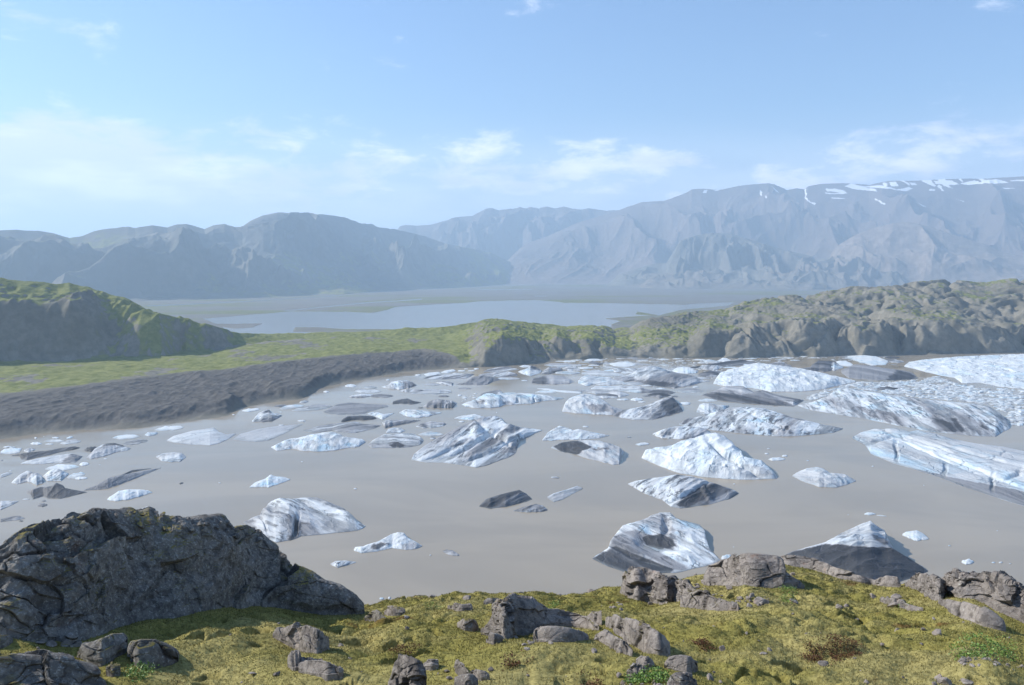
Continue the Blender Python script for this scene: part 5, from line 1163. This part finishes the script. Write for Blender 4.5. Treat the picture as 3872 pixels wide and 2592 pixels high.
outcrop('F', '1040,790 1110,735 1170,722 1230,738 1300,765 1400,812 1500,820 1580,838 1650,862 1700,905 1740,940', '1010,975 1100,1010 1160,970 1220,975 1300,955 1400,930 1500,925 1600,930 1740,955', ROCK, 'main upper slab of the central outcrop, pale and deeply split', p=1.25, slope=40, block=1.0, seed=83)
outcrop('F', '930,960 970,915 1010,860 1060,790 1110,850 1150,930 1170,985', '930,980 1020,1005 1090,1020 1170,1000', ROCK, 'darker broken left end of the central outcrop', p=1.25, slope=46, block=0.45, seed=85)
outcrop('F', '1285,1010 1300,960 1350,932 1450,935 1540,945 1620,965 1665,1000 1672,1015', '1285,1028 1400,1040 1550,1040 1672,1025', ROCK, 'rounded boulder at the foot of the central outcrop', p=1.7, slope=47, block=1.1, cut=0.4, seed=89, cat='rock', name='boulder')
outcrop('F', '1655,870 1700,838 1760,832 1810,855 1800,890 1760,920', '1655,880 1700,905 1760,925', ROCK, 'flat-topped block in the middle of the central outcrop', p=1.7, slope=46, block=0.6, cut=0.5, seed=93, cat='rock', name='boulder')
outcrop('F', '1780,900 1830,862 1900,880 1980,900 2050,915 2120,950 2190,1000 2222,1045 2228,1100', '1780,915 1850,975 1900,1010 1980,1075 2060,1100 2150,1120 2228,1125', ROCK, 'rounded right-hand shoulder of the central outcrop', p=1.25, slope=40, block=1.1, cut=0.6, seed=97)
outcrop('F', '1710,1000 1780,965 1850,1000 1920,1050 1970,1100', '1710,1015 1800,1060 1880,1100 1970,1128', ROCK, 'low strip of broken rock below the right shoulder of the central outcrop', p=1.25, slope=34, block=0.4, seed=101, cat='rock', name='rock')
outcrop('F', '768,915 810,885 850,878 900,900 922,945', '768,925 820,955 880,962 922,952', ROCK, 'small round boulder left of the central outcrop', p=1.7, slope=47, block=0.8, cut=0.4, seed=103, cat='rock', name='boulder')
outcrop('F', '965,1030 1000,985 1040,988 1085,1018', '965,1036 1020,1042 1085,1024', ROCK, 'small dark wedge of rock under the left end of the central outcrop', p=1.7, slope=46, block=0.4, seed=107, cat='rock', name='boulder')
outcrop('F', '140,880 180,845 215,825 260,850 300,880', '140,888 220,893 300,888', ROCK_D, 'pointed dark stone in the shade right of the big dark dome', p=1.7, slope=46, block=0.5, seed=109, cat='rock', name='boulder')
outcrop('F', '270,840 300,800 360,795 410,815 420,840', '270,850 340,853 420,848', ROCK, 'pale flat-sided stone beside the pointed dark one', p=1.7, slope=42, block=0.5, seed=113, cat='rock', name='boulder')
outcrop('F', '705,800 760,780 860,785 880,800', '705,812 800,818 880,810', ROCK, 'low flat grey slab set in the moss near the skyline, left of centre', p=1.25, slope=35, block=0.7, seed=117, cat='rock', name='rock')
outcrop('F', '950,770 980,740 1050,742 1070,760', '950,778 1010,782 1070,770', ROCK, 'small grey slab behind the upper left of the central outcrop', p=1.25, slope=34, block=0.5, seed=119, cat='rock', name='rock')
outcrop('F', '300,1330 330,1270 360,1180 375,1130 420,1122 470,1160 530,1190 555,1250 560,1340', '300,1400 400,1410 500,1405 560,1390', ROCK, 'tall stack of split rocks at the bottom edge, left of centre', p=1.25, slope=52, block=0.5, seed=127, crackw=0.07)
outcrop('F', '540,1195 580,1160 640,1162 650,1185', '540,1212 600,1218 650,1200', ROCK, 'small dark rock right of the tall split stack', p=1.7, slope=42, block=0.4, seed=131, cat='rock', name='boulder')
outcrop('F', '758,1200 775,1172 800,1180 850,1240 856,1262', '758,1225 800,1270 856,1275', ROCK, 'upright leaning rock blade near the bottom edge', p=1.7, slope=53, block=0.4, seed=137, cat='rock', name='boulder')
outcrop('F', '855,1250 900,1232 960,1245 995,1275', '855,1278 930,1295 995,1285', ROCK, 'layered flat rock right of the leaning blade', p=1.25, slope=38, block=0.35, seed=139, strat=(0.5, 1, 2), cat='rock', name='rock')
outcrop('F', '750,1290 800,1272 880,1275 912,1300 915,1345', '750,1385 850,1395 915,1380', ROCK, 'square pale rock cut by the bottom edge below the leaning blade', p=1.25, slope=47, block=0.5, seed=149, cat='rock', name='rock')
outcrop('F', '1990,1170 2030,1135 2080,1140 2112,1180 2115,1200', '1990,1190 2060,1215 2115,1210', ROCK, 'upright grey stone below the right shoulder of the central outcrop', p=1.7, slope=46, block=0.5, seed=151, cat='rock', name='boulder')
outcrop('F', '1925,1235 1970,1200 2030,1200 2065,1225', '1925,1250 1990,1268 2065,1240', ROCK, 'flat faceted stone near the bottom edge, below the upright grey stone', p=1.7, slope=34, block=0.5, seed=157, cat='rock', name='boulder')
outcrop('F', '2180,1195 2220,1150 2293,1145 2343,1150 2410,1180 2420,1220', '2180,1215 2270,1235 2343,1250 2420,1245', ROCK, 'low broad rock at the bottom with a long shadow to its right', p=1.25, slope=38, block=0.6, seed=163, cat='rock', name='rock')
outcrop('F', '2200,1330 2260,1262 2330,1255 2400,1290 2410,1340', '2200,1350 2300,1370 2410,1360', ROCK, 'rough rock touching the bottom edge below the low broad one', p=1.25, slope=42, block=0.4, seed=165, cat='rock', name='rock')
outcrop('E', '530,1105 580,1060 650,1030 690,1005 770,990 830,995 862,1030 870,1060', '530,1130 620,1180 700,1200 780,1140 870,1090', ROCK_D, 'split grey rock below the big dark dome, left of the smooth boulder', p=1.7, slope=44, block=0.7, seed=167, cat='rock', name='boulder')
outcrop('E', '870,1090 900,1050 960,1030 1050,1035 1120,1070 1180,1110 1215,1150', '870,1120 930,1200 1050,1205 1150,1185 1215,1162', ROCK_D, 'smooth dark boulder half sunk in the moss below the big dark dome', p=1.7, slope=46, block=1.6, cut=0.3, seed=173, cat='rock', name='boulder')
outcrop('E', '-260,1140 0,1128 90,1122 180,1130 280,1135 340,1160 480,1170 560,1200 640,1240 720,1310 730,1345', '-260,1480 0,1480 200,1470 450,1440 600,1400 730,1360', ROCK_D, 'broken dark rocks filling the bottom left corner', p=1.25, slope=38, block=0.9, seed=179)
outcrop('E', '-60,1010 0,990 60,985 92,1020', '-60,1090 0,1085 60,1065 92,1040', ROCK_D, 'pale stone cut by the left edge below the big dark dome', p=1.7, slope=46, block=0.6, seed=181, cat='rock', name='boulder')
outcrop('E', '1855,990 1890,950 1950,948 2010,930 2100,932 2180,965 2240,1010 2248,1060', '1855,1000 1940,1040 2050,1095 2170,1112 2248,1078', ROCK, 'big cracked boulder rising from pale moss, centre left', p=1.7, slope=47, block=0.75, cut=0.8, seed=191, cat='rock', name='boulder')
outcrop('E', '1960,1160 2010,1105 2080,1110 2180,1135 2200,1150 2040,1160', '1960,1190 2000,1222 2100,1200 2200,1165', ROCK, 'flat split rock just below the big cracked boulder', p=1.25, slope=38, block=0.45, seed=193, cat='rock', name='rock')
outcrop('E', '2030,1200 2080,1165 2160,1158 2250,1172 2310,1205 2343,1235', '2030,1225 2120,1255 2220,1268 2343,1255', ROCK, 'long rounded rock lying below the flat split rock', p=1.25, slope=46, block=0.9, cut=0.5, seed=197, cat='rock', name='rock')
outcrop('E', '720,1210 760,1190 815,1200 820,1240', '720,1250 770,1262 820,1255', ROCK_D, 'small squat stone below the smooth dark boulder', p=1.7, slope=46, block=0.4, seed=199, cat='rock', name='boulder')
outcrop('E', '410,1050 450,1000 500,985 550,1020 560,1050', '410,1060 480,1068 560,1060', ROCK_D, 'grey rubble block at the foot of the big dark dome', p=1.7, slope=46, block=0.4, seed=211, cat='rock', name='boulder')
outcrop('G', '0,730 60,725 110,720 200,735 300,760 390,780 400,800', '0,790 100,805 200,818 400,822', ROCK, 'low broken ledge right of the notched skyline outcrop', p=1.25, slope=36, block=0.5, seed=223)
outcrop('G', '1360,745 1420,740 1500,760 1600,795 1660,815', '1360,760 1450,790 1560,820 1660,822', ROCK, 'flat grey slab flush with the moss in the right-hand slope', p=1.25, slope=25, block=0.8, seed=227, cat='rock', name='rock')

# --- the moss sinks a little round the outcrops
_rs = 0.05; _R = np.zeros((1040, 640))
for q in base_pts:
    i = ((q[:, 0]+26)/_rs).astype(int); j = (q[:, 1]/_rs).astype(int)
    ok = (i >= 0) & (i < 1040) & (j >= 0) & (j < 640); _R[i[ok], j[ok]] = 1
fxx = np.fft.fftfreq(1040)[:, None]; fyy = np.fft.fftfreq(640)[None, :]
_Rb = np.real(np.fft.ifft2(np.fft.fft2(_R)*np.exp(-2*(pi*4.0)**2*(fxx**2+fyy**2))))
_Rb = np.clip(_Rb/0.10, 0, 1)
def near_rock(X, Y):
    i = np.clip(((X+26)/_rs).astype(int), 0, 1039); j = np.clip((Y/_rs).astype(int), 0, 639)
    return _Rb[i, j]
_gf = ground_fine
def ground_fine(X, Y):
    w = near_rock(X, Y)
    return _gf(X, Y)*(1-0.8*w)-0.02*w
# --- mesh of the slope
azs = np.concatenate([np.linspace(-1.15, -0.66, 40)[:-1], np.linspace(-0.66, 0.66, 1250), np.linspace(0.66, 1.15, 40)[1:]])
rows = np.concatenate([np.linspace(0.02, 1, 26)[:-1]*DB, DB+np.linspace(0, 1, 560)**0.95*18.5, np.geomspace(26.3, 215, 60)])
A_, D_ = np.meshgrid(azs, rows, indexing='ij')
X = np.sin(A_)*D_; Y = np.cos(A_)*D_
Z = ground_z(X, Y)+ground_fine(X, Y)*sstep(200, 60, D_)
far = D_ > 27
Z = Z + np.where(far, 2.5*(ridged(X/14, Y/14, o=4, seed=930)-0.4)*sstep(27, 45, D_), 0)
m, t, b = newmat('moss_ground')
p = pos(t)
na = noise(t, p, 0.55, 6, 0.6); nb = noise(t, p, 2.2, 8, 0.7); nc = noise(t, p, 14, 6, 0.7)
nd = noise(t, vmul(t, p, (1, 1, 1)), 0.9, 5, 0.65, 0.4)
def moss_colour(t, p, nb, nc):
    c = mixc(t, maprange(t, nb, 0.35, 0.68), (0.305, 0.268, 0.080), (0.230, 0.208, 0.058))
    c = mixc(t, maprange(t, noise(t, p, 0.35, 4, 0.6), 0.42, 0.62), c, (0.365, 0.315, 0.125))
    red = noise(t, vmul(t, p, (1, 1, 1)), 0.62, 5, 0.62, 0.3)
    c = mixc(t, maprange(t, red, 0.615, 0.70, 0, 0.8), c, (0.13, 0.062, 0.025))
    gr = noise(t, vmul(t, p, (1.3, 1, 1)), 1.4, 5, 0.6, 0.2)
    c = mixc(t, maprange(t, gr, 0.66, 0.74, 0, 0.65), c, (0.09, 0.125, 0.02))
    return c
c = moss_colour(t, p, nb, nc)
c = mixc(t, maprange(t, nc, 0.42, 0.60, 0, 0.5), c, (0.075, 0.066, 0.020))
c = mixc(t, maprange(t, nb, 0.64, 0.76, 0, 0.7), c, (0.05, 0.036, 0.016))
dist_ = N(t, 'ShaderNodeVectorMath', operation='LENGTH'); t.links.new(vmul(t, p, (1, 1, 0)), dist_.inputs[0])
rk = mixc(t, nb, (0.15, 0.135, 0.12), (0.23, 0.21, 0.19))
c = mixc(t, maprange(t, dist_.outputs['Value'], 27, 32), c, rk)
t.links.new(c, b.inputs['Base Color'])
b.inputs['Roughness'].default_value = 1.0; b.inputs['Specular IOR Level'].default_value = 0.05
bump(t, b, nc, 0.9, 0.035)
o = mesh_from('near_slope', np.stack([X, Y, Z], -1).reshape(-1, 3), gridF(*X.shape), m)
tag(o, 'olive moss-covered hillside in front of the lagoon', 'ground', kind='structure')

# --- moss fibres: one mesh of short blades
m, t, b = newmat('moss_fibres')
p = pos(t); nb = noise(t, p, 2.2, 8, 0.7); nc = noise(t, p, 14, 5, 0.7)
c = moss_colour(t, p, nb, nc)
rnd = attr(t, 'tint')
c = mixc(t, rnd, mixc(t, 0.38, c, (0.02, 0.02, 0.005)), mixc(t, 0.28, c, (0.52, 0.48, 0.26)))
t.links.new(c, b.inputs['Base Color']); b.inputs['Roughness'].default_value = 0.9; b.inputs['Specular IOR Level'].default_value = 0.1
MOSSF = m
nT = 420000
aa = RNG.uniform(-0.63, 0.63, nT); rr = 6.3+RNG.random(nT)**0.85*19.2
Xb = np.sin(aa)*rr; Yb = np.cos(aa)*rr
Zb_ = ground_z(Xb, Yb)+ground_fine(Xb, Yb)
keep = fbm(Xb/0.5, Yb/0.5, o=3, seed=941) > -0.42
Xb, Yb, Zb_, rr = Xb[keep], Yb[keep], Zb_[keep], rr[keep]
n = len(Xb); hgt = RNG.uniform(0.010, 0.030, n)*(0.7+0.3*rr/12); wdt = RNG.uniform(0.004, 0.009, n)*(rr/11)
th = RNG.uniform(0, pi, n); lx = RNG.normal(0, 0.5, n)*hgt; ly = RNG.normal(0, 0.5, n)*hgt
V = np.stack([np.stack([Xb-np.cos(th)*wdt, Yb-np.sin(th)*wdt, Zb_-0.006], -1), np.stack([Xb+np.cos(th)*wdt, Yb+np.sin(th)*wdt, Zb_-0.006], -1),
              np.stack([Xb+lx, Yb+ly, Zb_+hgt], -1)], 1).reshape(-1, 3)
tint = np.repeat(np.clip(RNG.normal(0.45, 0.3, n), 0, 1), 3)
o = mesh_from('moss', V, np.arange(3*n).reshape(-1, 3), MOSSF, smooth=False, attrs={'tint': tint})
tag(o, 'short fuzzy olive moss growing over the whole near slope', 'moss', kind='stuff')

# --- loose stones: a few shapes, each stone an object of its own
def stone_mesh(sd, flat=0.6):
    import bmesh
    bm = bmesh.new(); bmesh.ops.create_icosphere(bm, subdivisions=3, radius=1)
    r = np.random.default_rng(sd)
    pl = r.normal(size=(13, 3)); pl /= np.linalg.norm(pl, axis=1)[:, None]; dd_ = r.uniform(0.55, 0.95, 13)
    for v in bm.verts:
        d = np.array(v.co); d /= np.linalg.norm(d)
        k = pl@d; lim = np.where(k > 0.05, dd_/np.maximum(k, 0.05), 9)
        rad = min(lim.min(), 1.25)
        rad += 0.05*float(fbm(np.array([d[0]*3]), np.array([d[1]*3]), np.array([d[2]*3]), o=3, seed=sd)[0])
        v.co = mathutils.Vector((d[0]*rad, d[1]*rad*0.8, d[2]*rad*flat))
    me = bpy.data.meshes.new('stone'); bm.to_mesh(me); bm.free()
    me.materials.append(STONE)
    return me
SM = [stone_mesh(600+i, f) for i, f in enumerate((0.6, 0.75, 0.45, 0.9, 0.55, 0.7, 0.4, 0.8))]
SMD = []
for q in SM:
    q2_ = q.copy(); q2_.materials.clear(); q2_.materials.append(ROCK_D); SMD.append(q2_)
def stone(tile, x, y, w, label, k=None, group=None, sink=0.25, tall=1.0):
    q = px(tile, [(x, y)])[0]; wpx = w/TILE[tile][2]
    gx, gy, gd = ground_hit(np.array([q[0]]), np.array([q[1]]))
    r = random.Random(int(x*31+y*17)); me = SM[r.randrange(len(SM)) if k is None else k]
    s = wpx/FPX*gd[0]*0.5
    o = bpy.data.objects.new('stone', me); C.objects.link(o)
    z = float(ground_z(gx, gy)[0]+ground_fine(gx, gy)[0]*0.6)
    o.location = (float(gx[0]), float(gy[0])+s*0.4, z+s*0.25-s*sink)
    o.rotation_euler = (r.uniform(-.5, .5), r.uniform(-.5, .5), r.uniform(0, 6.28)); o.scale = (s, s, s*tall)
    tag(o, label, 'stone', group)
    return o
for q in (('F', 1375, 705, 70, 'pointed pale stone on the skyline above the central outcrop', 1.2), ('F', 1690, 712, 100, 'rounded pale stone on the skyline left of the notched outcrop', 1.0), ('F', 1140, 720, 40, 'small dark stone on the skyline, left end of three above the central outcrop', 1.0),
          ('F', 1205, 718, 50, 'small reddish stone on the skyline, middle of three above the central outcrop', 1.2), ('F', 1480, 718, 34, 'small upright stone on the skyline above the split slab', 1.4), ('F', 600, 738, 60, 'pale flat stone on the skyline left of centre', 0.8),
          ('F', 840, 738, 80, 'flat stone on the skyline just right of a yellow-green moss tuft', 0.7), ('F', 430, 942, 34, 'tiny pale stone in the moss left of the small round boulder', 1.0), ('F', 240, 1012, 44, 'dark stone in a mossy dip, lower left of centre', 0.8),
          ('F', 425, 878, 60, 'flat grey stone below the pale flat-sided one', 0.6), ('F', 1000, 1220, 42, 'pale stone right of the layered flat rock', 1.0), ('F', 700, 1232, 50, 'small stone between the dark rock and the leaning blade', 0.8), ('F', 720, 1280, 60, 'stone left of the square pale rock', 0.9),
          ('F', 2090, 785, 34, 'small upright stone at the foot of the notched outcrop', 1.4), ('G', 770, 585, 56, 'square pink stone off the right end of the faceted outcrop', 1.1), ('G', 108, 585, 36, 'small pointed stone left of the faceted outcrop', 1.3),
          ('G', 335, 680, 60, 'pale stone under the faceted outcrop', 1.0), ('G', 475, 780, 60, 'angular stone left of the pile under the faceted outcrop', 1.0), ('G', 575, 770, 110, 'broad pink-brown stone in the pile under the faceted outcrop', 0.9), ('G', 400, 810, 34, 'small stone at the end of the low broken ledge', 1.0),
          ('G', 780, 760, 70, 'flat grey stone beside the bright green plants', 0.6), ('G', 1465, 800, 80, 'angular grey stone on the flush slab', 0.8), ('G', 1490, 745, 90, 'long thin stone above the flush slab', 0.5), ('G', 1320, 745, 70, 'flat stone left of the long thin one', 0.6),
          ('G', 1140, 785, 40, 'lone upright pale stone in the right moss', 1.2), ('G', 1100, 825, 60, 'pale stone pair member, left, in the middle of the right moss', 0.8), ('G', 1205, 845, 40, 'pale stone pair member, right, in the middle of the right moss', 1.0), ('G', 925, 848, 70, 'flat grey stone sunk in the right moss', 0.5),
          ('G', 292, 1085, 66, 'bright orange-white stone in the lower right moss', 1.1), ('G', 565, 1130, 62, 'white-grey stone right of the bright orange-white one', 1.0), ('G', 612, 1095, 50, 'small pinkish stone above the white-grey one', 0.8), ('G', 990, 1185, 80, 'long pale stone below the red heather patch', 0.6),
          ('G', 1490, 975, 56, 'pale stone at the left end of the stone row in the right slope', 0.9), ('G', 1550, 958, 50, 'flat stone, second in the stone row of the right slope', 0.6), ('G', 1660, 965, 30, 'upright stone, tallest in the row of the right slope', 1.6), ('G', 1665, 925, 60, 'stone above the tallest one of the right slope', 0.7),
          ('G', 1765, 975, 70, 'dark stone at the right end of the stone row in the right slope', 0.8), ('G', 1695, 1005, 40, 'small pale stone below the stone row of the right slope', 0.8), ('G', 1650, 1060, 40, 'tiny flat stone below the small pale one on the right slope', 0.6), ('G', 1380, 1040, 30, 'small dark stone alone in the right moss', 0.9),
          ('G', 1775, 1275, 56, 'pointed pale stone near the bottom right', 1.2), ('G', 1820, 1310, 80, 'pale angular stone below the pointed one near the bottom right', 0.9), ('G', 1740, 1318, 46, 'small pale stone left of the angular one near the bottom right', 1.0), ('G', 1955, 1290, 70, 'grey stone right of the pale pair near the bottom right', 0.9),
          ('G', 1275, 1305, 50, 'narrow upright stone at the bottom edge', 1.3), ('G', 210, 1285, 80, 'flat stone near the bottom edge right of the rough rock', 0.6), ('G', 40, 1280, 90, 'dark stone against the rough rock at the bottom edge', 0.8), ('G', 430, 1275, 44, 'small flat stone near the bottom edge in the moss', 0.6),
          ('E', 790, 215, 60, 'loose block standing on top of the big dark dome', 1.0), ('E', 2320, 1045, 60, 'flat pale stone right of the big cracked boulder', 0.6), ('E', 1720, 1245, 70, 'thin stone sliver in a mossy dip below the pale moss hump', 0.4), ('E', 1885, 1255, 50, 'small grey stone left of the long rounded rock', 0.7),
          ('E', 340, 1050, 70, 'pale rubble stone at the foot of the big dark dome', 0.8), ('E', 260, 1040, 50, 'small rubble stone at the foot of the big dark dome, left of the pale one', 0.7), ('G', 1935, 912, 26, 'tiny white stone on the right slope', 0.9)):
    if q[:3] == ('E', 790, 215): continue
    stone(*q[:5], tall=q[5])
r_ = random.Random(12)
def stone_l(tile, x, y, w, label, **kw):
    o = stone(tile, x, y, w, label, **kw); q = px(tile, [(x, y)])[0]
    sz = 'large ' if w > 46 else 'small ' if w < 26 else ''
    later(o, q[0], q[1], sz+('tall ' if kw.get('tall', 1) > 1.05 else 'flat ' if kw.get('tall', 1) < 0.8 else '')+(('stone in the '+kw['group']) if kw['group'].startswith(('rubble row', 'rubble at')) else 'loose stone'), SMARK if 'single' in kw['group'] or 'skyline' in kw['group'] or 'central' in kw['group'] else [(q[0]+9999, q[1], 'x')])
    if PENDING[-1][0].endswith(' x'): PENDING[-1] = (PENDING[-1][0].rsplit(' left of x', 1)[0], PENDING[-1][1], o)
SMARK = [(2090, 2400, 'the central outcrop'), (2530, 2200, 'the notched outcrop'), (2850, 2170, 'the faceted outcrop'), (3130, 2440, 'the heather patch'), (3720, 2450, 'the leafy patch'), (1560, 2520, 'the tall split stack'), (2720, 2450, 'the orange-white stone'), (3650, 2300, 'the smooth slab'), (3400, 2290, 'the flush slab'), (1760, 2360, 'the round boulder'), (2540, 2500, 'the low broad rock')]
PL = 'stone in the row of pale rubble at the right edge'
for i in range(34):
    x_ = 1915+r_.random()*470; y_ = 1165+(x_-1915)*0.14+r_.uniform(-22, 34)
    stone_l('G', x_, y_, r_.uniform(22, 60), PL, group='rubble row at the right edge', tall=r_.uniform(0.7, 1.2))
PL = 'broken stone in the rubble between the notched and the faceted skyline outcrops'
for i in range(34):
    x_ = r_.uniform(-40, 620); y_ = r_.uniform(690, 800) if x_ > 200 else r_.uniform(620, 720)
    stone_l('G', x_, y_, r_.uniform(18, 56), PL, group='rubble between the skyline outcrops', tall=r_.uniform(0.7, 1.3))
PL = 'broken stone scattered around the foot of the central outcrop'
for i in range(36):
    x_, y_ = r_.choice([(r_.uniform(1140, 1480), r_.uniform(1000, 1095)), (r_.uniform(1680, 1900), r_.uniform(770, 830)), (r_.uniform(1700, 1980), r_.uniform(1000, 1125)), (r_.uniform(1380, 1700), r_.uniform(850, 930))])
    stone_l('F', x_, y_, r_.uniform(16, 56), PL, group='rubble around the central outcrop', tall=r_.uniform(0.7, 1.2))
import mathutils.bvhtree
dome = ROCKS[0]; _me = dome.data
_bv = mathutils.bvhtree.BVHTree.FromPolygons([tuple(v.co) for v in _me.vertices], [tuple(p_.vertices) for p_ in _me.polygons])
for i in range(70):
    x_ = r_.uniform(430, 1780); u = (x_-430)/1350; yc = np.interp(x_, [430, 650, 880, 1200, 1560, 1780], [205, 155, 150, 185, 228, 290])
    y_ = yc+8+r_.random()**1.6*(70+50*u); q = px('E', [(x_, y_)])[0]
    d_ = mathutils.Vector(pdir(*q)); h_ = _bv.ray_cast(mathutils.Vector((0, 0, H))-dome.location, d_)
    if h_[0] is None: continue
    P_ = h_[0]+dome.location; w_ = r_.uniform(14, 62); s_ = w_/SC/FPX*h_[3]*0.5
    o = bpy.data.objects.new('stone', SMD[r_.randrange(len(SMD))]); C.objects.link(o); o.location = P_+mathutils.Vector((0, 0, s_*0.15))
    o.rotation_euler = (r_.uniform(-.6, .6), r_.uniform(-.6, .6), r_.uniform(0, 6.28)); o.scale = (s_, s_, s_*r_.uniform(0.6, 1.1))
    tag(o, 'x', 'stone', 'rubble on the big dark dome')
    PENDING.append((('large ' if w_ > 46 else 'small ' if w_ < 26 else '')+('flat ' if o.scale[2]/s_ < 0.8 else '')+'stone atop the dark dome, '+('left' if u < 0.33 else 'middle' if u < 0.66 else 'right')+' part', x_, o))
PL = 'stone in the loose rubble near the bottom edge right of centre'
for i in range(22):
    stone_l('F', r_.uniform(1880, 2343), r_.uniform(1250, 1335), r_.uniform(18, 70), PL, group='rubble at the bottom right of centre', tall=r_.uniform(0.6, 1.1))
PL = 'small loose stone scattered singly over the moss slope'
for i in range(70):
    t_ = r_.choice('FGGE'); stone_l(t_, r_.uniform(0, 2343), r_.uniform(830, 1330), r_.uniform(10, 30), PL, group='single stones on the moss', tall=r_.uniform(0.5, 1.0))

# --- leafy plants: clumps of small bright leaves
m, t, b = newmat('fresh_green_leaf')
c = mixc(t, attr(t, 'tint'), (0.07, 0.15, 0.02), (0.20, 0.30, 0.05)); t.links.new(c, b.inputs['Base Color']); b.inputs['Roughness'].default_value = 0.55
LEAF = m
m, t, b = newmat('heather')
c = mixc(t, attr(t, 'tint'), (0.11, 0.035, 0.018), (0.13, 0.09, 0.025)); t.links.new(c, b.inputs['Base Color']); b.inputs['Roughness'].default_value = 0.9
HEATH = m
def plant(tile, x0, x1, y0, y1, n, label, mat=None, size=0.022, h=0.10, name='leafy_plants', cat='plants'):
    cx_, cy_, hw, hh_ = (x0+x1)/2, (y0+y1)/2, (x1-x0)/2, (y1-y0)/2
    a = RNG.uniform(0, 2*pi, n); r = np.sqrt(RNG.random(n)); q = px(tile, list(zip(cx_+hw*r*np.cos(a), cy_+hh_*r*np.sin(a))))
    gx, gy, gd = ground_hit(np.array([k[0] for k in q]), np.array([k[1] for k in q]))
    gx = gx+RNG.normal(0, 0.04, n); gy = gy+RNG.normal(0, 0.08, n)
    kp = gn(gx/0.18, gy/0.18, seed=950) > -0.25
    gx, gy = gx[kp], gy[kp]; n = len(gx)
    z = ground_z(gx, gy)+ground_fine(gx, gy)+RNG.uniform(0.01, h, n)*(1-0.3*RNG.random(n))
    d = RNG.normal(size=(n, 3)); d[:, 2] = np.abs(d[:, 2])*0.5; d /= np.linalg.norm(d, axis=1)[:, None]
    e = np.cross(d, RNG.normal(size=(n, 3))); e /= np.linalg.norm(e, axis=1)[:, None]
    s = (size*RNG.uniform(0.6, 1.3, n))[:, None]
    P0 = np.stack([gx, gy, z], -1)
    V = np.stack([P0, P0+d*s*0.5+e*s*0.35, P0+d*s, P0+d*s*0.5-e*s*0.35], 1)
    org = P0.mean(0)
    o = mesh_from(name, (V-org).reshape(-1, 3), np.arange(4*n).reshape(-1, 4), mat or LEAF, smooth=False, attrs={'tint': np.repeat(RNG.random(n), 4)}, loc=tuple(org))
    tag(o, label, cat, kind='stuff'); return o
plant('G', 1850, 2290, 1040, 1170, 2600, 'wide patch of bright green leafy plants on the right slope')
plant('G', 650, 790, 670, 765, 900, 'bright green leafy plant beside the pile under the faceted outcrop')
plant('F', 1930, 2210, 1250, 1330, 1500, 'green leafy plants among the rubble near the bottom, right of centre')
plant('E', 880, 1035, 1210, 1310, 900, 'bright green leafy plant below the smooth dark boulder')
plant('F', 1380, 1470, 780, 805, 350, 'small green plant on the moss above the central outcrop')
plant('G', 1480, 1560, 775, 815, 350, 'yellow-green plant by the angular stone on the flush slab')
plant('F', 560, 680, 780, 810, 400, 'green plant in the moss left of the low flat slab')
plant('E', 1620, 1660, 380, 430, 160, 'tiny yellow-green plant rooted in the upper face of the big dark dome')
plant('G', 820, 1230, 1040, 1150, 3200, 'large red-brown heather patch in the lower right moss', HEATH, size=0.02, h=0.06, name='heather', cat='heather')
plant('G', 90, 210, 1030, 1090, 900, 'small red heather patch left of the bright orange-white stone', HEATH, size=0.02, h=0.05, name='heather', cat='heather')
plant('F', 1100, 1260, 1160, 1200, 900, 'small brown heather patch below the central outcrop', HEATH, size=0.02, h=0.06, name='heather', cat='heather')
plant('F', 1600, 1740, 1270, 1340, 1200, 'purple-brown heather patch at the bottom edge', HEATH, size=0.02, h=0.08, name='heather', cat='heather')
plant('F', 310, 520, 1085, 1125, 900, 'reddish heather patch above the tall split stack', HEATH, size=0.02, h=0.05, name='heather', cat='heather')

resolve()
# ================================================================== HAZE (real air, one closed box)
m = bpy.data.materials.new('haze'); m.use_nodes = True; t = m.node_tree; t.nodes.clear()
pv = N(t, 'ShaderNodeVolumePrincipled'); pv.inputs['Color'].default_value = (0.60, 0.80, 1.0, 1)
pv.inputs['Density'].default_value = 1.0e-4; pv.inputs['Anisotropy'].default_value = 0.15
ou = N(t, 'ShaderNodeOutputMaterial'); t.links.new(pv.outputs[0], ou.inputs['Volume'])
x0, x1, y0, y1, z0, z1 = -20000, 20000, -800, 24000, -65, 1560
V = [(x, y, z) for x in (x0, x1) for y in (y0, y1) for z in (z0, z1)]
F = [(0, 1, 3, 2), (4, 6, 7, 5), (0, 4, 5, 1), (2, 3, 7, 6), (0, 2, 6, 4), (1, 5, 7, 3)]
o = mesh_from('haze', V, F, m, smooth=False)
tag(o, 'pale blue air haze over the valley and mountains', 'haze', kind='stuff')
